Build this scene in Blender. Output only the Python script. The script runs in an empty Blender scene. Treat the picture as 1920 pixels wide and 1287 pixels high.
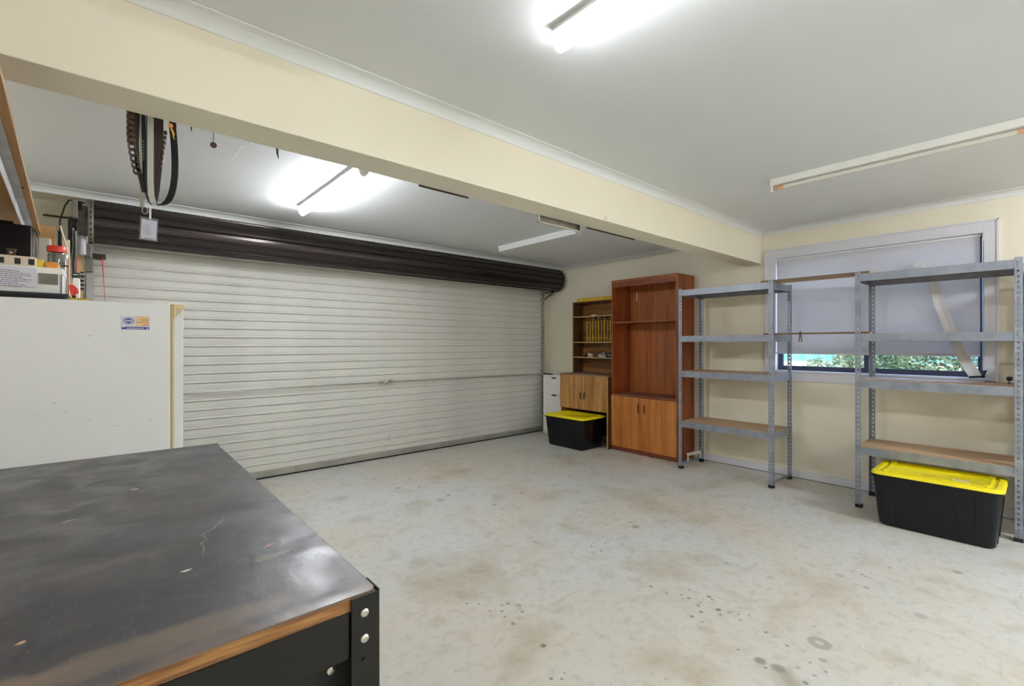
import bpy, bmesh, math, random
from mathutils import Vector, Matrix
from math import pi, sin, cos, radians
random.seed(7)
S = bpy.context.scene
COL = S.collection

# ------------------------------------------------------------------ camera
cam_d = bpy.data.cameras.new('camera'); cam_d.sensor_width = 36; cam_d.lens = 875.4 / 1920 * 36
cam_d.clip_start = 0.02; cam_d.clip_end = 200
cam = bpy.data.objects.new('camera', cam_d); COL.objects.link(cam)
cam.location = (0, 0, 1.257)
cam.rotation_euler = (pi / 2 + 0.0015326, 0.0, -0.716173)
S.camera = cam
# ------------------------------------------------------------------ world, exposure
S.view_settings.view_transform = 'Standard'; S.view_settings.look = 'None'
S.view_settings.gamma = 1; S.view_settings.use_curve_mapping = False
S.view_settings.exposure = 1.45
w = bpy.data.worlds.new('sky'); S.world = w; w.use_nodes = True
nt = w.node_tree; nt.nodes.clear()
wo = nt.nodes.new('ShaderNodeOutputWorld'); bg = nt.nodes.new('ShaderNodeBackground')
sky = nt.nodes.new('ShaderNodeTexSky'); sky.sky_type = 'NISHITA'
sky.sun_disc = False; sky.sun_elevation = radians(38); sky.sun_rotation = radians(200)
bg.inputs[1].default_value = .8
nt.links.new(sky.outputs[0], bg.inputs[0]); nt.links.new(bg.outputs[0], wo.inputs[0])
sun_d = bpy.data.lights.new('sun', 'SUN'); sun_d.energy = 2.6; sun_d.angle = radians(1); sun_d.color = (1, .95, .86)
sun = bpy.data.objects.new('sun', sun_d); COL.objects.link(sun)
sun.rotation_euler = (radians(48), 0, radians(-60)); sun.location = (-4, -4, 6)
try:
    S.cycles.max_bounces = 10; S.cycles.diffuse_bounces = 6; S.cycles.transparent_max_bounces = 12
    S.cycles.sample_clamp_indirect = 8; S.cycles.use_denoising = True
except Exception: pass
LIT = 9.5      # strength of the two lit diffusers in view
BACK_FILL = 64.0     # strength of the unseen fill lights added behind the camera

# ------------------------------------------------------------------ materials
def srgb(c):
    return tuple(((x / 255) / 12.92 if x / 255 <= .04045 else ((x / 255 + .055) / 1.055) ** 2.4) for x in c) + (1,)
def newmat(name):
    m = bpy.data.materials.new(name); m.use_nodes = True
    n = m.node_tree; return m, n, n.nodes['Principled BSDF']
def M(name, c, rough=.5, metal=0, c2=None, scale=3, stretch=(1, 1, 1), detail=4, lo=.35, hi=.65, bump=0, bscale=None, rvar=0, spec=None, dist=0):
    m, n, b = newmat(name)
    b.inputs['Roughness'].default_value = rough; b.inputs['Metallic'].default_value = metal
    if spec is not None: b.inputs['Specular IOR Level'].default_value = spec
    b.inputs['Base Color'].default_value = srgb(c)
    if c2 or bump or rvar:
        tc = n.nodes.new('ShaderNodeTexCoord'); mp = n.nodes.new('ShaderNodeMapping')
        mp.inputs['Scale'].default_value = stretch
        n.links.new(tc.outputs['Object'], mp.inputs[0])
        nz = n.nodes.new('ShaderNodeTexNoise'); nz.inputs['Scale'].default_value = scale; nz.inputs['Detail'].default_value = detail
        nz.inputs['Distortion'].default_value = dist
        n.links.new(mp.outputs[0], nz.inputs['Vector'])
        if c2:
            r = n.nodes.new('ShaderNodeValToRGB')
            r.color_ramp.elements[0].position = lo; r.color_ramp.elements[1].position = hi
            r.color_ramp.elements[0].color = srgb(c); r.color_ramp.elements[1].color = srgb(c2)
            n.links.new(nz.outputs[0], r.inputs[0]); n.links.new(r.outputs[0], b.inputs['Base Color'])
        if rvar:
            mr = n.nodes.new('ShaderNodeMapRange'); mr.inputs['To Min'].default_value = max(0, rough - rvar); mr.inputs['To Max'].default_value = min(1, rough + rvar)
            mr.inputs['From Min'].default_value = .3; mr.inputs['From Max'].default_value = .7
            n.links.new(nz.outputs[0], mr.inputs[0]); n.links.new(mr.outputs[0], b.inputs['Roughness'])
        if bump:
            n2 = n.nodes.new('ShaderNodeTexNoise'); n2.inputs['Scale'].default_value = bscale or scale * 8; n2.inputs['Detail'].default_value = 3
            n.links.new(mp.outputs[0], n2.inputs['Vector'])
            bp = n.nodes.new('ShaderNodeBump'); bp.inputs['Strength'].default_value = bump; bp.inputs['Distance'].default_value = .002
            n.links.new(n2.outputs[0], bp.inputs['Height']); n.links.new(bp.outputs[0], b.inputs['Normal'])
    return m
def emis(name, c, s):
    m, n, b = newmat(name)
    b.inputs['Base Color'].default_value = (.9, .9, .9, 1)
    b.inputs['Emission Color'].default_value = c; b.inputs['Emission Strength'].default_value = s
    return m

def wood(name, dark, mid, light, axis, scale=7, rough=.45, ring=2.5):
    """plank veneer: long streaks along AXIS (0 x, 1 y, 2 z)"""
    m, n, b = newmat(name); b.inputs['Roughness'].default_value = rough
    tc = n.nodes.new('ShaderNodeTexCoord'); mp = n.nodes.new('ShaderNodeMapping')
    st = [1.0, 1.0, 1.0]; st[axis] = .06
    mp.inputs['Scale'].default_value = st
    n.links.new(tc.outputs['Object'], mp.inputs[0])
    a = n.nodes.new('ShaderNodeTexNoise'); a.inputs['Scale'].default_value = scale; a.inputs['Detail'].default_value = 5; a.inputs['Distortion'].default_value = ring
    c = n.nodes.new('ShaderNodeTexNoise'); c.inputs['Scale'].default_value = scale * 14; c.inputs['Detail'].default_value = 3
    n.links.new(mp.outputs[0], a.inputs['Vector']); n.links.new(mp.outputs[0], c.inputs['Vector'])
    mx = n.nodes.new('ShaderNodeMath'); mx.operation = 'MULTIPLY_ADD'; mx.inputs[1].default_value = .35
    n.links.new(c.outputs[0], mx.inputs[0])
    s2 = n.nodes.new('ShaderNodeMath'); s2.operation = 'MULTIPLY'; s2.inputs[1].default_value = .65
    n.links.new(a.outputs[0], s2.inputs[0]); n.links.new(s2.outputs[0], mx.inputs[2])
    r = n.nodes.new('ShaderNodeValToRGB'); e = r.color_ramp.elements
    e[0].position = .36; e[0].color = srgb(dark); e[1].position = .64; e[1].color = srgb(light)
    k = e.new(.5); k.color = srgb(mid)
    n.links.new(mx.outputs[0], r.inputs[0]); n.links.new(r.outputs[0], b.inputs['Base Color'])
    return m

mt = {}
mt['wall'] = M('wall_paint', (221, 215, 196), .75, c2=(227, 221, 203), scale=1.2, bump=.08, bscale=120)
mt['ceil'] = M('ceiling_paint', (214, 217, 220), .8, c2=(218, 221, 224), scale=1.0, bump=.05, bscale=150)
mt['cornice'] = M('cornice_paint', (216, 219, 220), .7)
mt['trim'] = M('trim_paint', (206, 206, 214), .45)
mt['white'] = M('white_plastic', (232, 232, 228), .4)
mt['enamel'] = M('white_enamel', (220, 221, 224), .4, c2=(212, 213, 214), scale=2.2, lo=.45, hi=.75, bump=.05, bscale=60)
mt['yellowed'] = M('yellowed_plastic', (214, 190, 138), .5)
mt['gasket'] = M('cream_rubber', (200, 186, 152), .7)
mt['cream_card'] = M('cream_plastic', (215, 200, 180), .6)
mt['slat'] = M('cream_steel_slat', (205, 205, 199), .42, c2=(188, 188, 182), scale=1.6, stretch=(1, 1, .5), lo=.4, hi=.8)
mt['rail'] = M('grey_alloy_rail', (172, 171, 162), .4, .4, c2=(150, 148, 140), scale=4)
mt['roll'] = M('dark_steel_slat', (66, 59, 58), .27, .65)
mt['black'] = M('black_plastic', (24, 25, 28), .38, rvar=.08, scale=6)
mt['rubber'] = M('black_rubber', (18, 18, 18), .7)
mt['strip'] = M('pale_flat_plastic', (206, 207, 212), .35)
mt['tub'] = M('black_tub_plastic', (8, 10, 16), .2, rvar=.06, spec=.35, scale=4)
mt['lid'] = M('yellow_lid_plastic', (232, 214, 10), .38)
mt['galv'] = M('galvanised_steel', (132, 138, 150), .42, .5, c2=(150, 156, 168), scale=16, detail=3, rvar=.08)
mt['galv_old'] = M('old_galvanised_steel', (186, 188, 190), .5, .3, c2=(160, 160, 158), scale=9)
mt['steel'] = M('zinc_steel', (190, 188, 180), .3, .9)
mt['blacksteel'] = M('black_painted_steel', (15, 14, 11), .38, .3, c2=(24, 22, 17), scale=5, rvar=.1)
mt['darksteel'] = M('dark_grimy_steel', (48, 44, 40), .5, .4, c2=(78, 72, 64), scale=12)
mt['greymetal'] = M('grey_machine_metal', (140, 136, 126), .5, .3, c2=(112, 106, 96), scale=9)
mt['mdf'] = wood('brown_hardboard', (160, 130, 100), (182, 152, 120), (196, 168, 138), 1, scale=4, rough=.65)
mt['mdf_edge'] = M('hardboard_edge', (116, 92, 74), .7)
mt['cherry_v'] = wood('red_brown_veneer', (112, 50, 18), (138, 68, 28), (158, 86, 40), 2, scale=6)
mt['cherry_h'] = wood('red_brown_veneer_flat', (96, 44, 20), (122, 60, 30), (142, 76, 40), 1, scale=6)
mt['back_v'] = wood('orange_brown_veneer', (128, 66, 26), (154, 84, 38), (172, 100, 50), 2, scale=6)
mt['honey_v'] = wood('honey_veneer', (146, 84, 30), (176, 108, 46), (196, 130, 64), 2, scale=8, ring=1.5)
mt['teak_v'] = wood('striped_veneer', (126, 86, 42), (166, 120, 64), (190, 146, 86), 2, scale=26, ring=.2)
mt['teak_h'] = wood('striped_veneer_back', (92, 56, 24), (128, 84, 40), (156, 108, 58), 1, scale=18, ring=.5)
mt['teak_dark'] = wood('dark_veneer', (66, 40, 16), (88, 56, 24), (104, 70, 34), 2, scale=10)
mt['teak_edge'] = M('worn_veneer_edge', (172, 138, 88), .6)
mt['dusty_top'] = M('dusty_brown_top', (138, 112, 92), .7, c2=(120, 92, 74), scale=9)
mt['dusty_red'] = M('dusty_red_brown_top', (134, 84, 62), .6, c2=(112, 62, 42), scale=9)
mt['walnut'] = M('dark_handle_wood', (62, 34, 16), .5)
mt['ply'] = wood('plywood_underside', (146, 104, 56), (168, 124, 72), (182, 140, 88), 1, scale=3, rough=.6)
mt['timber'] = wood('pale_timber', (168, 140, 96), (190, 164, 120), (206, 182, 140), 2, scale=8, rough=.7)
mt['board'] = wood('brown_board', (142, 108, 62), (160, 124, 76), (172, 138, 90), 0, scale=3, rough=.7)
mt['black_fab'] = M('black_webbing', (30, 30, 36), .6)
mt['navy'] = M('navy_leather', (22, 38, 56), .5)
mt['brown_leather'] = M('brown_leather', (58, 38, 28), .45, c2=(78, 56, 44), scale=20)
mt['brown_web'] = M('dark_brown_leather', (46, 28, 22), .6)
mt['greyband'] = M('pale_grey_webbing', (176, 172, 162), .6)
mt['lime'] = M('lime_print', (110, 150, 40), .6)
mt['orange'] = M('orange_plastic', (226, 150, 60), .45)
mt['yellow'] = M('yellow_plastic', (226, 196, 60), .45)
mt['peach'] = M('peach_print', (222, 184, 142), .6)
mt['dirty_yellow'] = M('dusty_yellow_plastic', (196, 158, 24), .45)
mt['red'] = M('red_plastic', (208, 54, 34), .4)
mt['terracotta'] = M('orange_brown_plastic', (170, 78, 46), .5)
mt['copper'] = M('salmon_plastic_pipe', (206, 128, 106), .45)
mt['grey'] = M('grey_plastic', (120, 120, 118), .5)
mt['paper'] = M('white_paper', (205, 204, 214), .7)
mt['ink'] = M('grey_ink', (110, 108, 132), .8)
mt['blueink'] = M('blue_ink', (44, 62, 140), .6)
mt['blind'] = M('blind_fabric', (212, 211, 220), .8)
mt['winframe'] = M('dark_blue_aluminium', (54, 58, 80), .4, .2)
mt['tapewhite'] = M('pale_pink_plastic', (206, 184, 176), .5)
mt['tube_off'] = M('unlit_glass_tube', (214, 212, 204), .25)
mt['tube_end'] = M('burnt_tube_end', (214, 160, 136), .3)
mt['fence'] = M('teal_fence_steel', (96, 146, 150), .6)
mt['outpave'] = M('pale_outdoor_paving', (208, 196, 176), .9, c2=(176, 160, 138), scale=4)
mt['leaf'] = M('leaf_green', (112, 134, 92), .6, c2=(170, 180, 150), scale=5)
mt['leaf_dark'] = M('dark_leaf_green', (62, 88, 62), .6, c2=(120, 142, 104), scale=5)
mt['bark'] = M('bark', (90, 70, 50), .9)
mt['brown_cloth'] = M('rust_cloth', (120, 84, 70), .8)
mt['blue_dark'] = M('dark_blue_plastic', (36, 48, 62), .5)
mt['lit'] = emis('lit_diffuser', (.945, .965, 1.0, 1), LIT)
mt['lit2'] = emis('lit_diffuser_by_door', (.945, .965, 1.0, 1), LIT * 3.1)
mt['fill_back'] = emis('fill_diffuser_behind', (.90, .94, 1.0, 1), BACK_FILL * .65)
mt['fill_back2'] = emis('fill_diffuser_window_side', (.90, .94, 1.0, 1), BACK_FILL * 1.55)
# blind fabric lets a little daylight through
m = mt['blind']; n = m.node_tree; b = n.nodes['Principled BSDF']; out = n.nodes['Material Output']
tr = n.nodes.new('ShaderNodeBsdfTranslucent'); tr.inputs[0].default_value = srgb((205, 202, 202))
mx = n.nodes.new('ShaderNodeMixShader'); mx.inputs[0].default_value = .30
n.links.new(b.outputs[0], mx.inputs[1]); n.links.new(tr.outputs[0], mx.inputs[2]); n.links.new(mx.outputs[0], out.inputs[0])
def glassy(name, tint, gl=.08, ro=.02):
    m, n, b = newmat(name); out = n.nodes['Material Output']
    t = n.nodes.new('ShaderNodeBsdfTransparent'); t.inputs[0].default_value = tint
    g = n.nodes.new('ShaderNodeBsdfGlossy'); g.inputs['Roughness'].default_value = ro
    x = n.nodes.new('ShaderNodeMixShader'); x.inputs[0].default_value = gl
    n.links.new(t.outputs[0], x.inputs[1]); n.links.new(g.outputs[0], x.inputs[2]); n.links.new(x.outputs[0], out.inputs[0])
    return m
mt['glass'] = glassy('window_glass', (.92, .95, .97, 1))
mt['jar'] = glassy('clear_plastic', (.8, .82, .8, 1), .15, .1)
mt['sleeve'] = glassy('plastic_sleeve', (.85, .85, .9, 1), .12, .15)

STAINS = [(1.394,3.232,0.0837,0.5),(1.346,2.371,0.0612,0.5),(1.429,3.768,0.0787,0.35),(2.668,3.787,0.1151,0.4),(2.34,3.762,0.0637,0.35),(1.382,1.432,0.091,0.3),(1.236,1.381,0.0771,0.45),(1.166,1.655,0.0335,0.3),(1.325,2.889,0.0761,0.3),(2.06,1.573,0.0528,0.3),(3.273,2.562,0.1019,0.35),(2.741,2.682,0.0636,0.3),(2.23,2.41,0.1229,0.25),(1.95,2.561,0.0401,0.3),(2.03,3.204,0.0312,1.2),(2.143,3.265,0.0226,0.8),(2.081,3.632,0.0171,1),(1.92,3.72,0.0271,0.6),(2.132,3.9,0.0163,0.8),(2.743,1.864,0.0294,0.8),(2.788,1.935,0.0164,0.6),(2.356,1.954,0.0063,0.9),(2.321,1.886,0.0074,0.9),(2.274,1.863,0.0097,1),(2.28,1.822,0.006,0.9),(2.27,1.784,0.0106,1),(2.379,1.836,0.0061,1),(2.444,1.905,0.0063,1),(2.47,1.855,0.0088,0.8),(2.115,1.874,0.007,0.8),(2.108,1.894,0.0059,0.8),(1.362,1.803,0.0066,1),(1.365,1.724,0.0082,0.9),(1.438,1.726,0.0075,0.9),(1.465,1.717,0.0103,1),(1.405,1.686,0.0091,1),(1.387,1.643,0.0072,1.1),(1.498,1.674,0.0168,0.7),(1.482,1.648,0.0074,0.8),(1.474,1.623,0.0109,0.8),(1.388,1.709,0.0046,0.9),(1.319,1.847,0.0075,1),(1.327,1.913,0.0058,1.1),(1.379,1.577,0.0131,0.9),(1.374,1.38,0.0145,1.2),(1.261,1.225,0.0087,1.1),(1.289,1.199,0.0073,1),(1.323,1.212,0.0052,0.9),(2.128,1.352,0.0121,0.9),(2.132,1.266,0.0088,0.8),(2.173,1.209,0.0068,0.9),(2.172,1.168,0.0096,1),(2.04,1.082,0.0081,1),(2.249,1.204,0.006,0.9),(2.288,2.842,0.0167,0.9),(2.312,3.164,0.0146,0.8),(2.394,2.739,0.0091,1),(2.644,2.918,0.0164,1),(1.584,2.897,0.0067,1.5),(1.729,1.968,0.0055,1.6),(1.172,2.436,0.0043,1.6),(1.132,1.912,0.0036,1.4),(2.359,3.045,0.008,0.9),(2.399,3.043,0.0064,0.9),(2.42,2.992,0.0064,0.9),(2.518,3.04,0.0066,0.9),(2.532,2.981,0.0065,0.9),(2.164,2.244,0.0065,0.8),(2.112,2.226,0.0051,0.8),(2.053,2.146,0.0111,0.6),(2.308,2.14,0.0052,1),(2.404,1.74,0.0048,0.9),(2.251,1.207,0.0072,1),(2.175,1.209,0.006,1),(2.175,1.168,0.0089,1.1),(2.263,1.108,0.0139,1),(2.178,1.111,0.0087,0.8),(2.146,1.105,0.0086,1),(2.104,1.071,0.0103,1.1),(2.04,1.081,0.0092,1.1),(2.147,1.185,0.0049,0.9),(2.218,1.116,0.0049,0.8),(2.248,1.086,0.0079,1),(2.183,1.024,0.0142,1.2),(2.152,0.999,0.0083,1),(2.196,0.984,0.0075,1.1),(2.213,0.973,0.0037,0.9),(2.274,0.967,0.0076,0.6),(2.215,0.947,0.0065,1),(2.174,0.92,0.0073,1),(2.248,0.911,0.0056,1),(2.032,1.027,0.009,0.7),(2.168,0.809,0.0096,1),(2.16,0.775,0.006,0.8),(2.139,0.715,0.0091,0.9),(2.37,0.685,0.0071,0.8),(2.027,0.583,0.0091,0.8),(1.932,0.72,0.007,1.1),(2.081,0.56,0.0069,1),(1.956,0.59,0.0111,1),(2.151,0.586,0.0175,0.6),(1.956,0.751,0.0253,0.9),(1.964,0.688,0.0294,0.75),(1.946,0.661,0.0418,0.75),(1.916,0.63,0.0445,0.75),(1.992,0.989,0.0369,0.5),(2.842,0.391,0.0277,0.5),(3.005,0.743,0.0238,0.55),(2.958,0.618,0.0165,0.6),(3.108,0.668,0.0109,0.8),(3.098,0.648,0.0097,0.9),(3.093,0.629,0.0086,0.7),(2.676,1.211,0.016,0.6),(3.534,0.327,0.0242,0.8),(3.34,0.395,0.0533,0.35),(2.696,1.326,0.0534,0.35),(2.632,0.492,0.018,0.3),(3.14,0.409,0.0456,0.3),(2.695,0.983,0.0193,0.4),(2.212,0.799,0.0528,0.3),(2.369,0.374,0.0707,0.3),(4.202,1.211,0.0943,0.35),(3.671,1.524,0.0213,0.5),(3.405,0.746,0.0144,0.5),(2.122,1.195,0.1178,0.2),(2.029,0.639,0.0109,0.6),(2.093,0.617,0.0063,0.9),(3.324,0.585,0.0101,0.9),(3.848,1.383,0.0214,0.35),(2.926,1.355,0.0252,0.35),(1.587,0.943,0.006,0.9),(1.962,0.838,0.0058,1.2),(2.36,0.517,0.0033,1.4),(2.452,0.965,0.004,1.2),(3.165,1.644,0.0128,0.5)]
def floor_mat():
    m, n, b = newmat('stained_concrete'); L = n.links; N = n.nodes
    tc = N.new('ShaderNodeNewGeometry')      # positions in the room, metres
    def noise(scale, detail=4, dist=0, vec=None):
        z = N.new('ShaderNodeTexNoise'); z.inputs['Scale'].default_value = scale; z.inputs['Detail'].default_value = detail; z.inputs['Distortion'].default_value = dist
        L.new(vec or tc.outputs['Position'], z.inputs['Vector']); return z
    def ramp(src, a, ca, b_, cb):
        r = N.new('ShaderNodeValToRGB'); r.color_ramp.elements[0].position = a; r.color_ramp.elements[1].position = b_
        r.color_ramp.elements[0].color = ca; r.color_ramp.elements[1].color = cb; L.new(src, r.inputs[0]); return r
    def mul(a, bsock, fac=1.0):
        x = N.new('ShaderNodeMix'); x.data_type = 'RGBA'; x.blend_type = 'MULTIPLY'; x.inputs[0].default_value = fac
        L.new(a, x.inputs[6]); L.new(bsock, x.inputs[7]); return x.outputs[2]
    base = ramp(noise(.9, 5, .6).outputs[0], .35, srgb((200, 194, 182)), .62, srgb((198, 200, 198)))
    blot = ramp(noise(1.7, 7, .3).outputs[0], .30, srgb((222, 212, 192)), .45, (1, 1, 1, 1))
    fine = ramp(noise(22, 6, .5).outputs[0], .3, srgb((228, 226, 222)), .5, (1, 1, 1, 1))
    mid = ramp(noise(6.5, 6, .2).outputs[0], .33, srgb((232, 226, 214)), .46, (1, 1, 1, 1))
    speck = ramp(noise(60, 2).outputs[0], .24, srgb((150, 144, 134)), .30, (1, 1, 1, 1))
    c = mul(base.outputs[0], blot.outputs[0], .7); c = mul(c, mid.outputs[0], .45); c = mul(c, fine.outputs[0], .6); c = mul(c, speck.outputs[0], .7)
    # scuffs, long and thin
    mp = N.new('ShaderNodeMapping'); mp.inputs['Scale'].default_value = (1, 5, 1); mp.inputs['Rotation'].default_value = (0, 0, .5); L.new(tc.outputs['Position'], mp.inputs[0])
    sc = ramp(noise(3.2, 7, .4, mp.outputs[0]).outputs[0], .27, srgb((206, 198, 184)), .36, (1, 1, 1, 1))
    c = mul(c, sc.outputs[0], .35)
    # individual stains where they lie on the slab
    nz = noise(14, 3); nz2 = N.new('ShaderNodeVectorMath'); nz2.operation = 'SUBTRACT'; nz2.inputs[1].default_value = (.5, .5, .5)
    L.new(nz.outputs['Color'], nz2.inputs[0])
    sc2 = N.new('ShaderNodeVectorMath'); sc2.operation = 'SCALE'; sc2.inputs['Scale'].default_value = .016; L.new(nz2.outputs[0], sc2.inputs[0])
    ad = N.new('ShaderNodeVectorMath'); ad.operation = 'ADD'; L.new(tc.outputs['Position'], ad.inputs[0]); L.new(sc2.outputs[0], ad.inputs[1])
    fl = N.new('ShaderNodeVectorMath'); fl.operation = 'MULTIPLY'; fl.inputs[1].default_value = (1, 1, 0); L.new(ad.outputs[0], fl.inputs[0])
    def acc(items, soft):
        last = None
        for x, y, r, k in items:
            d = N.new('ShaderNodeVectorMath'); d.operation = 'DISTANCE'; d.inputs[1].default_value = (x, y, 0); L.new(fl.outputs[0], d.inputs[0])
            mr = N.new('ShaderNodeMapRange'); mr.inputs['From Min'].default_value = r * soft; mr.inputs['From Max'].default_value = r * 1.15
            mr.inputs['To Min'].default_value = min(1, k * .62); mr.inputs['To Max'].default_value = 0; L.new(d.outputs['Value'], mr.inputs[0])
            if last is None: last = mr.outputs[0]
            else:
                a = N.new('ShaderNodeMath'); a.operation = 'MAXIMUM'; L.new(last, a.inputs[0]); L.new(mr.outputs[0], a.inputs[1]); last = a.outputs[0]
        return last
    small = acc([s for s in STAINS if s[2] < .03], .6)
    big = acc([(x, y, r * 1.15, k) for x, y, r, k in STAINS if r >= .03], .15)
    def mixc(a, fac, col):
        x = N.new('ShaderNodeMix'); x.data_type = 'RGBA'; L.new(fac, x.inputs[0]); L.new(a, x.inputs[6]); x.inputs[7].default_value = srgb(col); return x.outputs[2]
    c = mixc(c, big, (134, 120, 92)); c = mixc(c, small, (86, 80, 66))
    # washer shaped grey mark
    d = N.new('ShaderNodeVectorMath'); d.operation = 'DISTANCE'; d.inputs[1].default_value = (2.262, .634, 0); L.new(fl.outputs[0], d.inputs[0])
    r = N.new('ShaderNodeValToRGB'); e = r.color_ramp.elements; e[0].position = .012; e[0].color = (0, 0, 0, 1); e[1].position = .048; e[1].color = (0, 0, 0, 1)
    q = e.new(.018); q.color = (1, 1, 1, 1); q = e.new(.041); q.color = (1, 1, 1, 1)
    L.new(d.outputs['Value'], r.inputs[0])
    h = N.new('ShaderNodeMath'); h.operation = 'MULTIPLY'; h.inputs[1].default_value = .6; L.new(r.outputs[0], h.inputs[0])
    c = mixc(c, h.outputs[0], (138, 134, 130))
    L.new(c, b.inputs['Base Color'])
    mr = N.new('ShaderNodeMapRange'); mr.inputs['From Min'].default_value = .3; mr.inputs['From Max'].default_value = .7; mr.inputs['To Min'].default_value = .45; mr.inputs['To Max'].default_value = .68
    L.new(noise(2.4, 5).outputs[0], mr.inputs[0]); L.new(mr.outputs[0], b.inputs['Roughness'])
    bp = N.new('ShaderNodeBump'); bp.inputs['Strength'].default_value = .12; bp.inputs['Distance'].default_value = .003
    L.new(noise(35, 5).outputs[0], bp.inputs['Height']); L.new(bp.outputs[0], b.inputs['Normal'])
    return m
mt['floor'] = floor_mat()

def bench_mat():
    m, n, b = newmat('worn_black_benchtop'); L = n.links; N = n.nodes
    tc = N.new('ShaderNodeTexCoord'); of = N.new('ShaderNodeVectorMath'); of.operation = 'ADD'; of.inputs[1].default_value = (-.07, 1.3, 0); L.new(tc.outputs['Object'], of.inputs[0]); geo = of.outputs[0]   # bench frame to room frame
    def noise(scale, detail=5, dist=0, st=None, rot=0):
        v = geo
        if st:
            mp = N.new('ShaderNodeMapping'); mp.inputs['Scale'].default_value = st; mp.inputs['Rotation'].default_value = (0, 0, rot); L.new(geo, mp.inputs[0]); v = mp.outputs[0]
        z = N.new('ShaderNodeTexNoise'); z.inputs['Scale'].default_value = scale; z.inputs['Detail'].default_value = detail; z.inputs['Distortion'].default_value = dist
        L.new(v, z.inputs['Vector']); return z.outputs[0]
    def ramp(src, a, ca, b_, cb):
        r = N.new('ShaderNodeValToRGB'); r.color_ramp.elements[0].position = a; r.color_ramp.elements[1].position = b_
        r.color_ramp.elements[0].color = ca; r.color_ramp.elements[1].color = cb; L.new(src, r.inputs[0]); return r.outputs[0]
    def mix(a, f, col, amt=1.0):
        k = N.new('ShaderNodeMath'); k.operation = 'MULTIPLY'; k.inputs[1].default_value = amt; L.new(f, k.inputs[0])
        x = N.new('ShaderNodeMix'); x.data_type = 'RGBA'; L.new(k.outputs[0], x.inputs[0]); L.new(a, x.inputs[6]); x.inputs[7].default_value = srgb(col); return x.outputs[2]
    W = (1, 1, 1, 1); K = (0, 0, 0, 1)
    c = ramp(noise(3.2, 6, .8), .33, srgb((50, 50, 55)), .66, srgb((74, 71, 73)))
    c = mix(c, ramp(noise(5, 6, 1.2, (1, .5, 1)), .54, K, .70, W), (90, 78, 60), .5)
    c = mix(c, ramp(noise(60, 5, .2, (3.2, .5, 1), .35), .62, K, .72, W), (130, 124, 118), .3)
    c = mix(c, ramp(noise(52, 4, .2, (.5, 3, 1), -.3), .66, K, .74, W), (120, 114, 110), .30)
    c = mix(c, ramp(noise(6, 6, .6), .50, K, .66, W), (104, 104, 112), .35)
    c = mix(c, ramp(noise(110, 2), .76, K, .80, W), (196, 190, 182), .7)
    c = mix(c, ramp(noise(45, 2), .20, W, .26, K), (26, 24, 26), .8)
    def sd(x, y, sx, sy, rot, lo, hi):
        mp = N.new('ShaderNodeMapping'); mp.vector_type = 'TEXTURE'; mp.inputs['Location'].default_value = (x, y, 0); mp.inputs['Rotation'].default_value = (0, 0, rot); mp.inputs['Scale'].default_value = (sx, sy, 1000)
        L.new(geo2, mp.inputs[0]); d = N.new('ShaderNodeVectorMath'); d.operation = 'LENGTH'; L.new(mp.outputs[0], d.inputs[0])
        mr = N.new('ShaderNodeMapRange'); mr.inputs['From Min'].default_value = lo; mr.inputs['From Max'].default_value = hi; mr.inputs['To Min'].default_value = 1; mr.inputs['To Max'].default_value = 0
        L.new(d.outputs['Value'], mr.inputs[0]); return mr.outputs[0]
    nz = N.new('ShaderNodeTexNoise'); nz.inputs['Scale'].default_value = 30; L.new(geo, nz.inputs['Vector'])
    s1 = N.new('ShaderNodeVectorMath'); s1.operation = 'SUBTRACT'; s1.inputs[1].default_value = (.5, .5, .5); L.new(nz.outputs['Color'], s1.inputs[0])
    s2 = N.new('ShaderNodeVectorMath'); s2.operation = 'SCALE'; s2.inputs['Scale'].default_value = .03; L.new(s1.outputs[0], s2.inputs[0])
    ad = N.new('ShaderNodeVectorMath'); ad.operation = 'ADD'; L.new(geo, ad.inputs[0]); L.new(s2.outputs[0], ad.inputs[1]); geo2 = ad.outputs[0]
    for x, y, sx, sy, rot, col, k in [(.095, .887, .010, .005, 0, (214, 210, 204), .9), (.052, 1.473, .009, .005, 0, (210, 206, 200), .8), (-.052, 1.297, .012, .003, .3, (205, 200, 195), .7),
            (.131, .99, .0015, .05, -.1, (150, 148, 146), .7), (.160, 1.07, .0015, .05, -.6, (150, 148, 146), .7), (.219, .907, .010, .004, .2, (168, 120, 92), .8), (.259, 1.325, .008, .004, 0, (14, 14, 16), 1),
            (.256, .992, .006, .004, 0, (14, 14, 16), 1), (.233, .791, .009, .004, .2, (30, 30, 34), .9), (.079, .662, .022, .011, .2, (70, 64, 74), .8), (.245, .84, .003, .03, .2, (40, 40, 44), .8), (.268, .81, .0025, .025, -.3, (40, 40, 44), .8),
            (.215, .86, .035, .008, .1, (120, 110, 86), .5), (-.077, .804, .006, .004, 0, (214, 176, 140), .8), (.272, .70, .008, .005, 0, (84, 48, 34), .9), (.0, 1.0, .10, .02, .1, (110, 106, 104), .3), (.05, .70, .16, .030, 0, (124, 108, 92), .5), (-.15, .70, .12, .022, .06, (128, 110, 92), .5)]:
        c = mix(c, sd(x, y, sx, sy, rot, .7, 1.2), col, k)
    # finish worn through to the wood along the near edge
    sp = N.new('ShaderNodeSeparateXYZ'); L.new(geo, sp.inputs[0])
    nw = noise(11, 5, .4); ws = N.new('ShaderNodeMath'); ws.operation = 'MULTIPLY_ADD'; ws.inputs[1].default_value = -.11; L.new(nw, ws.inputs[0]); L.new(sp.outputs[1], ws.inputs[2])
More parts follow.
